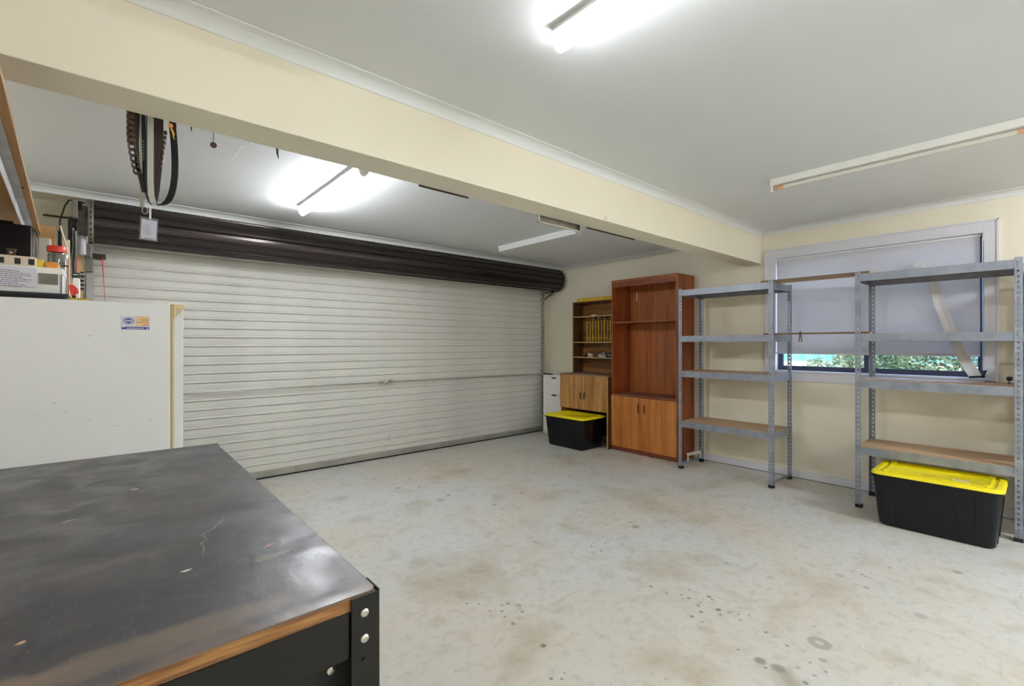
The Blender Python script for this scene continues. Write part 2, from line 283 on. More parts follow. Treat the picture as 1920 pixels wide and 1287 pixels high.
    wr = N.new('ShaderNodeMapRange'); wr.inputs['From Min'].default_value = .592; wr.inputs['From Max'].default_value = .618; wr.inputs['To Min'].default_value = 1; wr.inputs['To Max'].default_value = 0; L.new(ws.outputs[0], wr.inputs[0])
    c = mix(c, wr.outputs[0], (118, 98, 82), .5)
    L.new(c, b.inputs['Base Color'])
    b.inputs['Specular IOR Level'].default_value = .6
    mr = N.new('ShaderNodeMapRange'); mr.inputs['From Min'].default_value = .35; mr.inputs['From Max'].default_value = .65; mr.inputs['To Min'].default_value = .28; mr.inputs['To Max'].default_value = .5
    L.new(noise(9, 6, .6), mr.inputs[0]); L.new(mr.outputs[0], b.inputs['Roughness'])
    bp = N.new('ShaderNodeBump'); bp.inputs['Strength'].default_value = .35; bp.inputs['Distance'].default_value = .002
    L.new(noise(26, 9, .6, (1.3, .8, 1), .4), bp.inputs['Height']); L.new(bp.outputs[0], b.inputs['Normal'])
    return m
mt['bench'] = bench_mat()
mt['bench_edge'] = wood('worn_bench_edge', (66, 38, 14), (112, 72, 32), (158, 114, 62), 0, scale=14, rough=.6)

# ------------------------------------------------------------------ mesh helpers
class MB:
    """collects shapes in world coordinates, then links them as one mesh object"""
    def __init__(s): s.v = []; s.f = []; s.sm = []
    def add(s, vs, fs, smooth=False):
        o = len(s.v); s.v += [tuple(p) for p in vs]; s.f += [tuple(i + o for i in f) for f in fs]; s.sm += [smooth] * len(fs); return s
    def box(s, x0, x1, y0, y1, z0, z1):
        v = [(x, y, z) for x in (x0, x1) for y in (y0, y1) for z in (z0, z1)]
        return s.add(v, [(0, 1, 3, 2), (4, 6, 7, 5), (0, 4, 5, 1), (2, 3, 7, 6), (0, 2, 6, 4), (1, 5, 7, 3)])
    def obox(s, c, size, rot):
        """box of SIZE about C turned by euler ROT"""
        R = Matrix.Rotation(rot[2], 3, 'Z') @ Matrix.Rotation(rot[1], 3, 'Y') @ Matrix.Rotation(rot[0], 3, 'X'); c = Vector(c)
        v = [c + R @ Vector((x * size[0] / 2, y * size[1] / 2, z * size[2] / 2)) for x in (-1, 1) for y in (-1, 1) for z in (-1, 1)]
        return s.add(v, [(0, 1, 3, 2), (4, 6, 7, 5), (0, 4, 5, 1), (2, 3, 7, 6), (0, 2, 6, 4), (1, 5, 7, 3)])
    def tube(s, pts, r, n=10, cap=True, smooth=True):
        pts = [Vector(p) for p in pts]; rs = r if isinstance(r, (list, tuple)) else [r] * len(pts); rings = []
        up = None
        for i, p in enumerate(pts):
            d = (pts[min(i + 1, len(pts) - 1)] - pts[max(i - 1, 0)]).normalized()
            if up is None: up = Vector((0, 0, 1)) if abs(d.z) < .9 else Vector((1, 0, 0))
            a = d.cross(up).normalized(); b = a.cross(d).normalized(); up = b
            rings.append([p + rs[i] * (cos(2 * pi * k / n) * a + sin(2 * pi * k / n) * b) for k in range(n)])
        v = [q for R in rings for q in R]; f = []
        for i in range(len(pts) - 1):
            for k in range(n): f.append((i * n + k, i * n + (k + 1) % n, (i + 1) * n + (k + 1) % n, (i + 1) * n + k))
        s.add(v, f, smooth)
        if cap: s.add(rings[0], [tuple(range(n))[::-1]]); s.add(rings[-1], [tuple(range(n))])
        return s
    def prism(s, prof, axis, a, b, smooth=False, caps=True):
        """2D profile (closed) pushed along AXIS from a to b; profile coords are the other two axes in xyz order"""
        def P(q, t): l = list(q); l.insert(axis, t); return tuple(l)
        n = len(prof); v = [P(q, a) for q in prof] + [P(q, b) for q in prof]
        s.add(v, [(k, (k + 1) % n, n + (k + 1) % n, n + k) for k in range(n)], smooth)
        if caps: s.add(v[:n], [tuple(range(n))[::-1]]); s.add(v[n:], [tuple(range(n))])
        return s
    def loft(s, loops, cap0=True, cap1=True, smooth=False):
        n = len(loops[0]); v = [p for L in loops for p in L]
        f = [(i * n + k, i * n + (k + 1) % n, (i + 1) * n + (k + 1) % n, (i + 1) * n + k) for i in range(len(loops) - 1) for k in range(n)]
        s.add(v, f, smooth)
        if cap0: s.add(loops[0], [tuple(range(n))[::-1]])
        if cap1: s.add(loops[-1], [tuple(range(n))])
        return s
    def lathe(s, c, prof, n=20, axis=2, smooth=True):
        c = Vector(c); loops = []
        for r, h in prof:
            L = []
            for k in range(n):
                a = 2 * pi * k / n; q = [cos(a) * r, sin(a) * r]; q.insert(axis, h); L.append(tuple(c + Vector(q)))
            loops.append(L)
        return s.loft(loops, smooth=smooth)
    def build(s, name, m, parent=None, bevel=0, seg=2):
        base = ROOT.get(parent.name, None) if parent else None
        if base is None:
            xs = [p[0] for p in s.v]; ys = [p[1] for p in s.v]; zs = [p[2] for p in s.v]
            base = Vector(((min(xs) + max(xs)) / 2, (min(ys) + max(ys)) / 2, min(zs)))
        me = bpy.data.meshes.new(name)
        me.from_pydata([tuple(Vector(p) - base) for p in s.v], [], s.f)
        bm = bmesh.new(); bm.from_mesh(me)
        bmesh.ops.remove_doubles(bm, verts=bm.verts, dist=1e-6) if len(s.v) < 60000 else None
        bmesh.ops.recalc_face_normals(bm, faces=bm.faces)
        bm.to_mesh(me); bm.free()
        if any(s.sm):
            for p in me.polygons: p.use_smooth = True
            try: me.set_sharp_from_angle(angle=radians(38))
            except Exception: pass
        me.materials.append(mt[m] if isinstance(m, str) else m)
        o = bpy.data.objects.new(name, me); COL.objects.link(o)
        if parent:
            o.parent = parent; ROOT[o.name] = base
        else: o.location = base; ROOT[o.name] = base
        if bevel:
            b = o.modifiers.new('bevel', 'BEVEL'); b.width = bevel; b.segments = seg; b.limit_method = 'ANGLE'; b.angle_limit = radians(40)
        return o
ROOT = {}
def box(*a): return MB().box(*a)
def thing(name, label, cat, loc=(0, 0, 0), group=None):
    o = bpy.data.objects.new(name, None); COL.objects.link(o); o.location = loc; o.empty_display_size = .1
    ROOT[o.name] = Vector(loc); o['label'] = label; o['category'] = cat
    if group: o['group'] = group
    return o
def tag(o, label, cat, group=None):
    o['label'] = label; o['category'] = cat
    if group: o['group'] = group
    return o
def struct(o, label=None, cat=None):
    o['kind'] = 'structure'
    if label: o['label'] = label
    if cat: o['category'] = cat
    return o
def frame(name, loc=(0, 0, 0)):
    o = bpy.data.objects.new(name, None); COL.objects.link(o); o.location = loc; ROOT[o.name] = Vector(loc); o['kind'] = 'structure'; return o
def rr(x0, x1, y0, y1, r, z, n=5):
    pts = []
    for cx, cy, a in ((x1 - r, y1 - r, 0), (x0 + r, y1 - r, pi / 2), (x0 + r, y0 + r, pi), (x1 - r, y0 + r, 1.5 * pi)):
        for k in range(n + 1): t = a + pi / 2 * k / n; pts.append((cx + r * cos(t), cy + r * sin(t), z))
    return pts

# ================================================================== SETTING
XL, YF, YR, H = -.45, -3.2, 4.85, 2.36
def XW(y): return 4.90 + max(0, y - 2.5) * .034      # the window wall leans out a little past the beam
struct(box(XL - .2, 5.4, YF - .2, YR + .2, -.12, 0).build('floor', 'floor'))
struct(box(XL - .2, 5.2, YF - .2, YR + .2, H, H + .1).build('ceiling', 'ceil'))
struct(box(XL - .12, XL, YF - .12, YR + .12, 0, H).build('wall_left', 'wall'))
struct(box(XL, 4.9, YF - .12, YF, 0, H).build('wall_front', 'wall'))
WY0, WY1, WZ0, WZ1 = .300, 1.745, 1.00, 2.09
b = MB(); T = .14
b.box(4.9, 4.9 + T, YF - .12, WY0, 0, H).box(4.9, 4.9 + T, WY0, WY1, 0, WZ0).box(4.9, 4.9 + T, WY0, WY1, WZ1, H).box(4.9, 4.9 + T, WY1, 2.5, 0, H)
xe = XW(YR + .12)
b.prism([(4.9, 2.5), (4.9 + T, 2.5), (xe + T, YR + .12), (xe, YR + .12)], 2, 0, H)
struct(b.build('wall_right', 'wall'))
b = MB().box(XL, -.085, YR, YR + .1, 0, H).box(4.75, XW(YR) + .01, YR, YR + .1, 0, H).box(-.085, 4.75, YR, YR + .1, 2.10, H)
b.box(XL, XW(4.6) - .001, 4.60, YR, 2.318, H)
struct(b.build('wall_back', 'wall'))
bm_ = struct(box(XL, 4.9, 1.865, 2.045, 2.045, H).build('trim_1', 'wall', bevel=.003)); bm_['label'] = 'deep cream boxed beam running across the ceiling'
# cornices (cove profile)
def cove(fl, p=.062, d=.047):
    """section in (out from wall, z)"""
    pts = [(0, H - .001), (0, H - d), (.004, H - d)]
    for k in range(7):
        t = k / 6 * pi / 2
        pts.append((.006 + (p - .012) * (1 - cos(t)), H - d + .003 + (d - .010) * sin(t)))
    pts += [(p - .002, H - .006), (p, H - .005), (p, H - .001)]
    return pts
def cornice(name, axis, wallpos, sgn, a, b, lab):
    pr = [((wallpos + sgn * q), z) for q, z in cove(0)]
    m = MB(); m.prism(pr, axis, a, b)
    o = struct(m.build(name, 'cornice')); o['label'] = lab
cornice('trim_2', 0, 1.865, -1, XL, 4.9, 'white cornice along the near face of the beam')
cornice('trim_3', 0, 4.60, -1, XL, XW(4.6), 'white cornice above the dark door roll')
cornice('trim_4', 1, 4.9, -1, YF, 1.865, 'white cornice above the window')
m = MB(); pr = cove(0)
L0 = [(XW(2.045) - q, 2.045, z) for q, z in pr]; L1 = [(XW(2.5) - q, 2.5, z) for q, z in pr]; L2 = [(XW(4.6) - q, 4.6, z) for q, z in pr]
m.loft([L0, L1, L2]); o = struct(m.build('trim_5', 'cornice')); o['label'] = 'white cornice above the wooden cabinets'
cornice('trim_6', 1, XL, 1, YF, 4.6, 'white cornice along the wall behind the fridge')
cornice('trim_7', 0, 2.045, 1, XL, 4.9, 'white cornice on the far face of the beam')
m = MB(); m.box(4.885, 4.8999, YF, 2.5, .004, .072)
m.prism([(4.885, 2.5), (4.8999, 2.5), (XW(4.8) - .0001, 4.8), (XW(4.8) - .015, 4.8)], 2, .004, .072)
struct(m.build('baseboard_right', 'trim', bevel=.002))
struct(box(4.886, 4.8999, YF, 2.5, 0, .005).build('trim_8', 'rubber'))['label'] = 'dark gap line under the white skirting'

# window
W1 = frame('window_1', (4.9, (WY0 + WY1) / 2, WZ0))
cz0, cz1, cy0, cy1 = .905, 2.168, .236, 1.83
m = MB().box(4.884, 4.9, cy0, WY0 + .012, cz0 + .05, cz1).box(4.884, 4.9, WY1 - .012, cy1, cz0 + .05, cz1).box(4.884, 4.9, WY0 + .012, WY1 - .012, WZ1 - .012, cz1)
m.box(4.878, 4.884, cy0, cy0 + .012, cz0 + .05, cz1).box(4.878, 4.884, cy1 - .012, cy1, cz0 + .05, cz1).box(4.878, 4.884, cy0, cy1, cz1 - .012, cz1)
m.build('casing', 'trim', W1, bevel=.002)
MB().box(4.884, 4.9, cy0, cy1, cz0, .985).build('apron', 'trim', W1, bevel=.002)
MB().box(4.872, 4.99, WY0 - .02, WY1 + .02, .985, 1.003).build('sill', 'trim', W1, bevel=.003)
MB().box(4.901, 4.99, WY0, WY0 + .006, 1.003, WZ1).box(4.901, 4.99, WY1 - .006, WY1, 1.003, WZ1).box(4.901, 4.99, WY0, WY1, WZ1 - .006, WZ1).build('reveal', 'trim', W1)
fx0, fx1 = 4.966, 4.996
m = MB().box(fx0, fx1, WY0 + .006, WY1 - .006, 1.003, 1.045).box(fx0, fx1, WY0 + .006, WY1 - .006, 2.05, WZ1 - .006).box(fx0, fx1, WY0 + .006, WY0 + .05, 1.045, 2.05).box(fx0, fx1, WY1 - .05, WY1 - .006, 1.045, 2.05)
m.box(fx0 - .006, fx1, .99, 1.05, 1.045, 2.05)
m.build('sash_frame', 'winframe', W1, bevel=.002)
MB().box(4.980, 4.984, WY0 + .05, .99, 1.045, 2.05).build('pane', 'glass', W1)
MB().box(4.980, 4.984, 1.05, WY1 - .05, 1.045, 2.05).build('pane', 'glass', W1)

# ------------------------------------------------ roller door
D1 = frame('door_1', (2.33, 4.80, 0))
D1['label'] = 'wide closed cream roller door with its dark roll above'
pitch = .0785
def slat_profile(h):
    # (y, z): wide shallow pan, then a narrow bead standing proud at the top
    p = [(.002, 0), (0, .006), (-.001, h - .036), (.006, h - .024), (.004, h - .020), (-.009, h - .016), (-.010, h - .010), (-.007, h - .003), (.001, h)]
    return p
pr = slat_profile(pitch); prof = [(4.800 + a, .072 + z) for a, z in pr] + [(4.806 + a, .072 + z) for a, z in reversed(pr)]
first = None
for k in range(26):
    if first is None:
        first = MB().prism(prof, 0, -.085, 4.752).build('slat', 'slat', D1)
    else:
        c = first.copy(); COL.objects.link(c); c.location = (0, 0, k * pitch)
m = MB().box(-.085, 4.752, 4.792, 4.812, .014, .072).box(-.085, 4.752, 4.786, 4.792, .030, .036).box(-.085, 4.752, 4.786, 4.792, .052, .058)
m.build('bottom_rail', 'rail', D1, bevel=.001)
box(-.085, 4.752, 4.788, 4.812, 0.0, .014).build('weather_seal', 'rubber', D1)
def guide(x0, x1, name):
    s = 1 if x1 > x0 else -1
    m = MB().box(min(x0, x1), max(x0, x1), 4.775, 4.779, 0, 2.02).box(min(x1, x1 - s * .003), max(x1, x1 - s * .003), 4.775, YR, 0, 2.02)
    m.box(min(x0, x1), max(x0, x1), 4.822, 4.826, 0, 2.02)
    m.build('guide_rail', name, D1)
guide(-.065, -.115, 'galv_old'); guide(4.728, 4.775, 'rail')
# lock rods and latch
m = MB().tube([(-.08, 4.772, .838), (2.27, 4.772, .836)], .0075, 8); m.build('lock_rod', 'rail', D1)
m = MB().tube([(2.38, 4.772, .834), (4.735, 4.772, .818)], .0075, 8); m.build('lock_rod', 'rail', D1)
m = MB().box(2.24, 2.40, 4.774, 4.786, .812, .856).lathe((2.325, 4.774, .836), [(.026, 0), (.024, -.012), (.010, -.014), (.010, -.03), (0.001, -.03)], 16, 1)
m.tube([(2.25, 4.77, .836), (2.30, 4.768, .838)], .012, 8).tube([(2.35, 4.768, .834), (2.41, 4.77, .836)], .012, 8)
m.tube([(2.285, 4.764, .818), (2.325, 4.752, .836), (2.368, 4.764, .852)], .006, 8)
m.build('lock_handle', 'steel', D1)
m = MB().tube([(2.362, 4.775, .245), (2.368, 4.768, .235), (2.352, 4.762, .212), (2.366, 4.77, .19)], .005, 8); m.build('pull_hook', 'steel', D1)
# slat end clips, dark with wear, down the window end of the curtain
m = MB()
for k in range(26): m.box(4.722, 4.727, 4.776, 4.80, .080 + k * pitch, .094 + k * pitch)
m.build('end_clips', 'rail', D1)['kind'] = 'stuff'
# the roll
RX0, RX1, RY, RZ, RR = -.070, 4.885, 4.643, 2.158, .149
roll = MB().tube([(RX0 + .01, RY, RZ), (RX1 - .01, RY, RZ)], .135, 40).build('roll_drum', 'roll', D1)
n = 12; first = None
for k in range(n):
    a0 = 2 * pi / n * k
    if first is None:
        outer = []
        for t, r in ((0, RR), (.25, RR + .001), (.5, RR + .001), (.74, RR), (.77, RR - .005), (.80, RR + .002), (.83, RR + .009), (.88, RR + .010), (.91, RR + .003), (.94, RR - .005), (.97, RR), (1.0, RR)):
            a = 2 * pi / n * t; outer.append((r * cos(a), r * sin(a)))
        inner = [(q[0] * .93, q[1] * .93) for q in reversed(outer)]
        mm = MB().prism([(RY + q[0], RZ + q[1]) for q in outer + inner], 0, RX0, RX1)
        ROOT['tmp'] = Vector((0, RY, RZ))
        o = mm.build('rolled_slat', 'roll', D1)
        # re-centre on the roll's axis so that every further slat is the same mesh turned about it
        off = ROOT[D1.name] - Vector((0, RY, RZ))
        o.data.transform(Matrix.Translation(off)); o.parent = roll; o.location = Vector((0, RY, RZ)) - ROOT[D1.name]
        first = o
    else:
        o = first.copy(); COL.objects.link(o)
    o.rotation_euler = (a0, 0, 0)
ROOT[roll.name] = ROOT[D1.name]
# pale slotted drum wheels at both ends
def wheel(x, mat_):
    m = MB(); c = (x, RY, RZ)
    prof = [(.128, -.016), (.158, -.016), (.161, -.010), (.161, .010), (.158, .016), (.128, .016)]
    loops = []
    for r, h in prof + [prof[0]]:
        loops.append([(x + h, RY + cos(2 * pi * k / 36) * r, RZ + sin(2 * pi * k / 36) * r) for k in range(36)])
    m.loft(loops, False, False, True)
    w_ = m.build('drum_wheel', mat_, roll)
    s = MB()
    for k in range(24):
        a = 2 * pi * k / 24
        s.obox((x + .001, RY + .1605 * cos(a), RZ + .1605 * sin(a)), (.010, .004, .022), (a + 0, 0, 0))
    s.build('wheel_slots', 'darksteel', roll)
wheel(-.082, 'greymetal'); 
m = MB(); m.lathe((RX1, RY, RZ), [(.155, -.004), (.158, .0), (.155, .006), (.12, .008), (.001, .008)], 36, 0); m.build('drum_wheel', 'blacksteel', roll)
# axle and brackets
MB().tube([(-.20, RY, RZ), (-.06, RY, RZ)], .02, 12).build('axle', 'darksteel', D1)
m = MB().box(4.800, 4.812, 4.60, YR, 1.985, 1.997).box(4.800, 4.812, YR - .012, YR, 1.86, 1.997); m.tube([(4.806, YR - .005, 1.875), (4.806, 4.62, 1.99)], .008, 6)
m.build('support_bracket', 'blacksteel', D1)
MB().box(4.795, 4.81, 4.62, 4.66, 1.995, 2.16).build('support_bracket', 'blacksteel', D1)
MB().box(-.075, .0, 4.770, 4.795, 1.905, 1.945).obox((-.03, 4.765, 1.925), (.035, .012, .02), (0, .2, 0)).build('slat_hasp', 'darksteel', D1)
# opener gear at the shelf end of the roll
m = MB().box(-.178, -.148, 4.44, 4.56, 2.135, 2.262).lathe((-.145, 4.52, 2.262), [(.001, .014), (.034, .014), (.040, .006), (.040, 0), (.001, 0)], 20)
m.build('gear_cover', 'greymetal', D1, bevel=.004)
m = MB().lathe((-.135, RY, RZ), [(.001, .0), (.075, .0), (.085, .012), (.085, .026), (.05, .034), (.001, .034)], 24, 0).box(-.150, -.100, 4.50, 4.60, 2.04, 2.24)
m.build('gearbox', 'darksteel', D1)
m = MB().box(-.150, -.128, 4.48, 4.52, 2.20, 2.25); m.build('motor_clip', 'blacksteel', D1)
m = MB().box(-.200, -.155, 4.50, 4.60, 2.035, 2.125).box(-.20, -.185, 4.50, 4.56, 1.90, 2.04); m.build('side_bracket', 'blacksteel', D1)
m = MB().box(-.118, -.086, 4.62, YR, 1.90, 1.985).box(-.112, -.075, 4.70, YR, 1.80, 1.90); m.build('wall_bracket', 'greymetal', D1)
pts = [(-.170, 4.50, 2.268), (-.195, 4.50, 2.262), (-.215, 4.50, 2.22), (-.240, 4.52, 2.12), (-.243, 4.54, 2.0), (-.240, 4.56, 1.85), (-.238, 4.6, 1.5)]
MB().tube(pts, .0045, 8).build('motor_cable', 'rubber', D1)
o = MB().tube([(-.020, 4.765, 1.915), (-.018, 4.764, 1.86), (-.010, 4.764, 1.7), (.002, 4.764, 1.50), (.008, 4.764, 1.30)], [.004, .004, .002, .002, .002], 6).build('release_cord', mt['red'], D1); o['label'] = 'thin red pull cord'

# ------------------------------------------------ outside
gp = box(5.2, 16, -8, 14, -.12, -.02).build('outdoor_ground', 'outpave'); gp['kind'] = 'structure'
FN = thing('steel_fence', 'teal steel fence across the yard seen under the blind', 'fence', (8.6, 3, -.02))
m = MB()
for k in range(60):
    y = -3 + k * .2; m.prism([(8.6, y), (8.62, y + .05), (8.62, y + .13), (8.6, y + .18), (8.6, y + .2), (8.63, y + .2), (8.63, y)], 2, .92, 2.3)
m.build('fence_sheet', 'fence', FN)
MB().box(8.585, 8.64, -3, 9, .97, 1.0).build('bottom_rail', 'fence', FN)
for k in range(6): MB().box(8.57, 8.6, -3 + k * 2.4, -2.94 + k * 2.4, -.02, 2.32).build('fence_post', 'fence', FN)
rw = box(8.5, 8.9, -3, 9, -.02, .97).build('retaining_wall', 'outpave'); tag(rw, 'pale low wall beneath the teal fence', 'wall')
def shrub(name, lab, c, rad, nleaf, mat_, seed):
    R = random.Random(seed); t = thing(name, lab, 'shrub', (c[0], c[1], -.02))
    m = MB()
    for k in range(9):
        a = R.uniform(0, 2 * pi); e = (c[0] + cos(a) * rad[0] * .7, c[1] + sin(a) * rad[1] * .7, c[2] + R.uniform(-.2, .6) * rad[2])
        m.tube([(c[0], c[1], -.02), ((c[0] + e[0]) / 2, (c[1] + e[1]) / 2, e[2] * .6), e], [.03, .015, .006], 6)
    m.build('branches', 'bark', t)
    m = MB()
    for k in range(nleaf):
        a = R.uniform(0, 2 * pi); u = R.uniform(-1, 1); rr_ = R.uniform(.55, 1) ** .5; s = (1 - u * u) ** .5
        p = Vector((c[0] + rad[0] * rr_ * s * cos(a), c[1] + rad[1] * rr_ * s * sin(a), c[2] + rad[2] * rr_ * u))
        d = Vector((R.uniform(-1, 1), R.uniform(-1, 1), R.uniform(-.8, .6))).normalized(); q = d.cross(Vector((R.uniform(-1, 1), R.uniform(-1, 1), R.uniform(-1, 1)))).normalized()
        l = R.uniform(.04, .08); w_ = l * .22
        m.add([p, p + d * l * .5 + q * w_, p + d * l, p + d * l * .5 - q * w_], [(0, 1, 2, 3)])
    o = m.build('foliage', mat_, t); o['kind'] = 'stuff'
shrub('garden_shrub', 'pale green shrub in front of the teal fence beyond the window', (8.05, 1.62, 1.0), (.38, .46, .62), 7000, 'leaf', 3)
shrub('garden_shrub', 'dense dark green bush close outside the far pane of glass', (7.1, .52, 1.0), (.5, .95, .85), 16000, 'leaf_dark', 5)
shrub('garden_shrub', 'small low plant growing at the foot of the pale outdoor wall', (8.15, 2.32, .80), (.2, .2, .24), 900, 'leaf', 8)

# ================================================================== LIGHTS OF THE ROOM AND ADDED FILL
def led_batten(x, y0, y1, lab, mat_='lit'):
    t = thing('ceiling_batten', lab, 'ceiling light', (x, (y0 + y1) / 2, 2.28), None)
    MB().box(x - .040, x + .040, y0, y1, 2.336, 2.341).box(x - .030, x + .030, y0, y1, 2.341, H).build('mounting_channel', 'white', t, bevel=.003)
    sec = lambda y, k=1: [(x + .031 * k * cos(a), y, 2.338 - .058 * k * sin(a)) for a in [pi * i / 12 for i in range(13)]]
    L = [sec(y0 + .03, 1), sec(y1 - .012, 1), sec(y1 - .003, .9)]
    MB().loft(L, smooth=True).build('diffuser', mat_, t)
    MB().loft([sec(y0, .98), sec(y0 + .005, 1.05), sec(y0 + .03, 1.05)], smooth=True).build('end_cap', 'white', t)
    return t
led_batten(1.203, -.10, 1.138, 'lit white tube light on the near ceiling, cut off by the top of the picture')
led_batten(1.185, 2.72, 3.925, 'lit white tube light on the ceiling between the beam and the roller door', 'lit2')
for (x, y, s) in ((1.2, -2.1, 'nearer the fridge wall'), (3.6, -1.9, 'nearer the window wall')):  # unseen battens, added as fill to brighten the room evenly
    led_batten(x, y - .6, y + .6, 'added fill tube light on the ceiling behind the viewpoint, ' + s, 'fill_back' if x < 2 else 'fill_back2')
# unlit batten with bare tube near the window
t = thing('fluorescent_batten', 'unlit white batten with a bare tube on the ceiling near the window', 'ceiling light', (3.39, .62, 2.29))
MB().box(3.362, 3.418, .005, 1.228, 2.318, H).build('batten_body', 'white', t, bevel=.003)
for y in (.008, 1.214): MB().box(3.372, 3.408, y, y + .012, 2.278, 2.330).build('tube_holder', 'white', t, bevel=.003)
tb = MB().tube([(3.39, .022, 2.300), (3.39, 1.212, 2.300)], .013, 14).build('tube', 'tube_off', t)
for a, c in ((1.15, 1.196), (.036, .10)): MB().tube([(3.39, a, 2.300), (3.39, c, 2.300)], .0134, 14).build('burnt_end', 'tube_end', tb)
for a, c in ((1.196, 1.212), (.022, .036)): MB().tube([(3.39, a, 2.300), (3.39, c, 2.300)], .0136, 14).build('metal_cap', 'steel', tb)
MB().tube([(3.372, 1.02, 2.318), (3.374, 1.02, 2.312), (3.378, 1.015, 2.310)], .003, 6).build('tube_clip', 'white', t)
# unlit batten past the beam
t = thing('empty_batten', 'unlit cream batten without a tube on the ceiling beyond the beam', 'ceiling light', (3.40, 3.52, 2.30))
MB().prism([(3.352, H), (3.352, 2.342), (3.366, 2.302), (3.430, 2.302), (3.446, 2.342), (3.446, H)], 1, 2.955, 4.08).build('batten_body', 'cornice', t, bevel=.002)
MB().prism([(3.350, H), (3.350, 2.340), (3.364, 2.298), (3.432, 2.298), (3.448, 2.340), (3.448, H)], 1, 2.945, 2.955).build('end_cap', 'white', t)
MB().prism([(3.350, H), (3.350, 2.340), (3.364, 2.298), (3.432, 2.298), (3.448, 2.340), (3.448, H)], 1, 4.08, 4.088).build('end_cap', 'white', t)

# ================================================================== WORKBENCH
t = thing('workbench', 'large workbench with scratched black top, wooden edge and black steel legs', 'workbench', (-.07, 1.3, 0))
bx0, bx1, by0, by1 = -.44, .300, .645, 1.960
def brr(z, ins=0, r=.012): return rr(bx0 + ins, bx1 - ins, by0 + ins, by1 - ins, r, z, 4)
MB().loft([brr(.898), brr(.8993), brr(.900, .0012)]).build('benchtop', 'bench', t)
MB().box(bx0 + .001, bx1 - .002, by0 + .001, by1 - .001, .879, .898).build('wooden_edge', 'bench_edge', t, bevel=.001)
def bench_leg(x, y, sx, sy):
    """angle steel with the corner at (x, y), flanges running sx and sy"""
    m = MB(); th = .003; w_ = .042
    yy = sorted((y, y + sy * th)); xx = sorted((x, x + sx * w_))
    m.box(xx[0], xx[1], yy[0], yy[1], 0, .898)
    xx = sorted((x, x + sx * th)); yy = sorted((y, y + sy * w_))
    m.box(xx[0], xx[1], yy[0], yy[1], 0, .901)
    return m.build('leg', 'blacksteel', t, bevel=.001)
def bolt(x, y, z, leg, axis=1, s=-1, r=.0062):
    h = [(.001, 0), (r * .98, 0), (r, .0014 * s), (r * .8, .0028 * s), (r * .42, .0034 * s), (r * .40, .0022 * s), (.001, .0022 * s)]
    MB().lathe((x, y, z), h, 16, axis).build('bolt', 'steel', leg)
lg = bench_leg(bx1 + .002, by0 - .004, -1, 1)
ROOT[lg.name] = ROOT[t.name]
for z in (.8735, .8370): bolt(.279, by0 - .0042, z, lg)
# slotted hole: a dark recess with the bright floor side of its rim
MB().tube([(.2775, by0 - .0045, .8035), (.2795, by0 - .0045, .8085)], .0028, 10).build('slot', 'rubber', lg)
MB().tube([(.2768, by0 - .0052, .8040), (.2780, by0 - .0052, .8070)], .0012, 8).build('slot_rim', 'steel', lg)
for z in (.873, .836): bolt(bx1 + .0022, by0 + .018, z, lg, 0, 1)
for (x, y, sx, sy) in ((bx0 - .0, by0 - .004, 1, 1), (bx1 + .002, by1 + .002, -1, -1), (bx0, by1 + .002, 1, -1)):
    bench_leg(x, y, sx, sy)
MB().box(bx0 + .004, .285, by0 + .002, by0 + .005, .812, .8785).box(bx0 + .004, .285, by0 + .002, by0 + .012, .8765, .8785).build('apron', 'blacksteel', t, bevel=.001)
MB().box(bx1 - .006, bx1 - .003, by0 + .045, by1 - .045, .812, .8785).build('apron', 'blacksteel', t)
MB().box(bx0 + .004, bx1 - .05, by1 - .006, by1 - .003, .812, .8785).build('apron', 'blacksteel', t)
pn = MB().box(bx0 + .004, .218, by0 + .030, by0 + .034, .62, .812).build('drawer_panel', 'blacksteel', t); ROOT[pn.name] = ROOT[t.name]
MB().box(.218, .29, by0 + .036, by0 + .040, .62, .812).build('inner_bracket', 'rubber', t)
bolt(.246, by0 + .036, .785, pn)
MB().box(bx0 + .01, bx1 - .01, by0 + .01, by1 - .01, .20, .215).build('lower_shelf', 'blacksteel', t)
for yy in (by0 + .02, by1 - .05): MB().box(bx0 + .01, bx1 - .01, yy, yy + .03, .14, .20).build('lower_rail', 'blacksteel', t)

# ================================================================== FRIDGE
t = thing('fridge', 'white fridge with yellowed handle cap, its scuffed side towards the workbench', 'fridge', (-.1, 2.8, 0))
fy0, fy1 = 2.50, 3.08
MB().box(-.43, .212, fy0, fy1, .04, 1.429).build('cabinet', 'enamel', t, bevel=.004, seg=3)
MB().box(.212, .222, fy0 + .006, fy1 - .006, .06, 1.424).build('door_gasket', 'gasket', t, bevel=.001)
dr = MB().box(.222, .258, fy0, fy1, .05, 1.424).build('door', 'enamel', t, bevel=.004); ROOT[dr.name] = ROOT[t.name]
MB().box(.2175, .2225, fy0 + .001, fy0 + .012, .06, 1.422).build('door_edge_strip', 'yellowed', dr)
MB().box(.223, .260, fy0 - .003, fy0 + .03, 1.410, 1.427).box(.223, .230, fy0 - .003, fy0 + .01, 1.37, 1.41).build('handle_cap', 'yellowed', dr, bevel=.001)
MB().prism([(.232, 1.409), (.252, 1.409), (.247, 1.39), (.232, 1.378)], 1, fy0 - .0015, fy0 + .002).build('handle_recess', 'gasket', dr)
MB().box(.200, .256, fy0 + .006, fy0 + .04, 1.428, 1.433).build('top_hinge', 'steel', t)
for x in (-.39, .17): MB().tube([(x, fy0 + .05, 0), (x, fy0 + .05, .042)], .018, 12).build('foot', 'black', t)
for x in (-.39, .17): MB().tube([(x, fy1 - .05, 0), (x, fy1 - .05, .042)], .018, 12).build('foot', 'black', t)
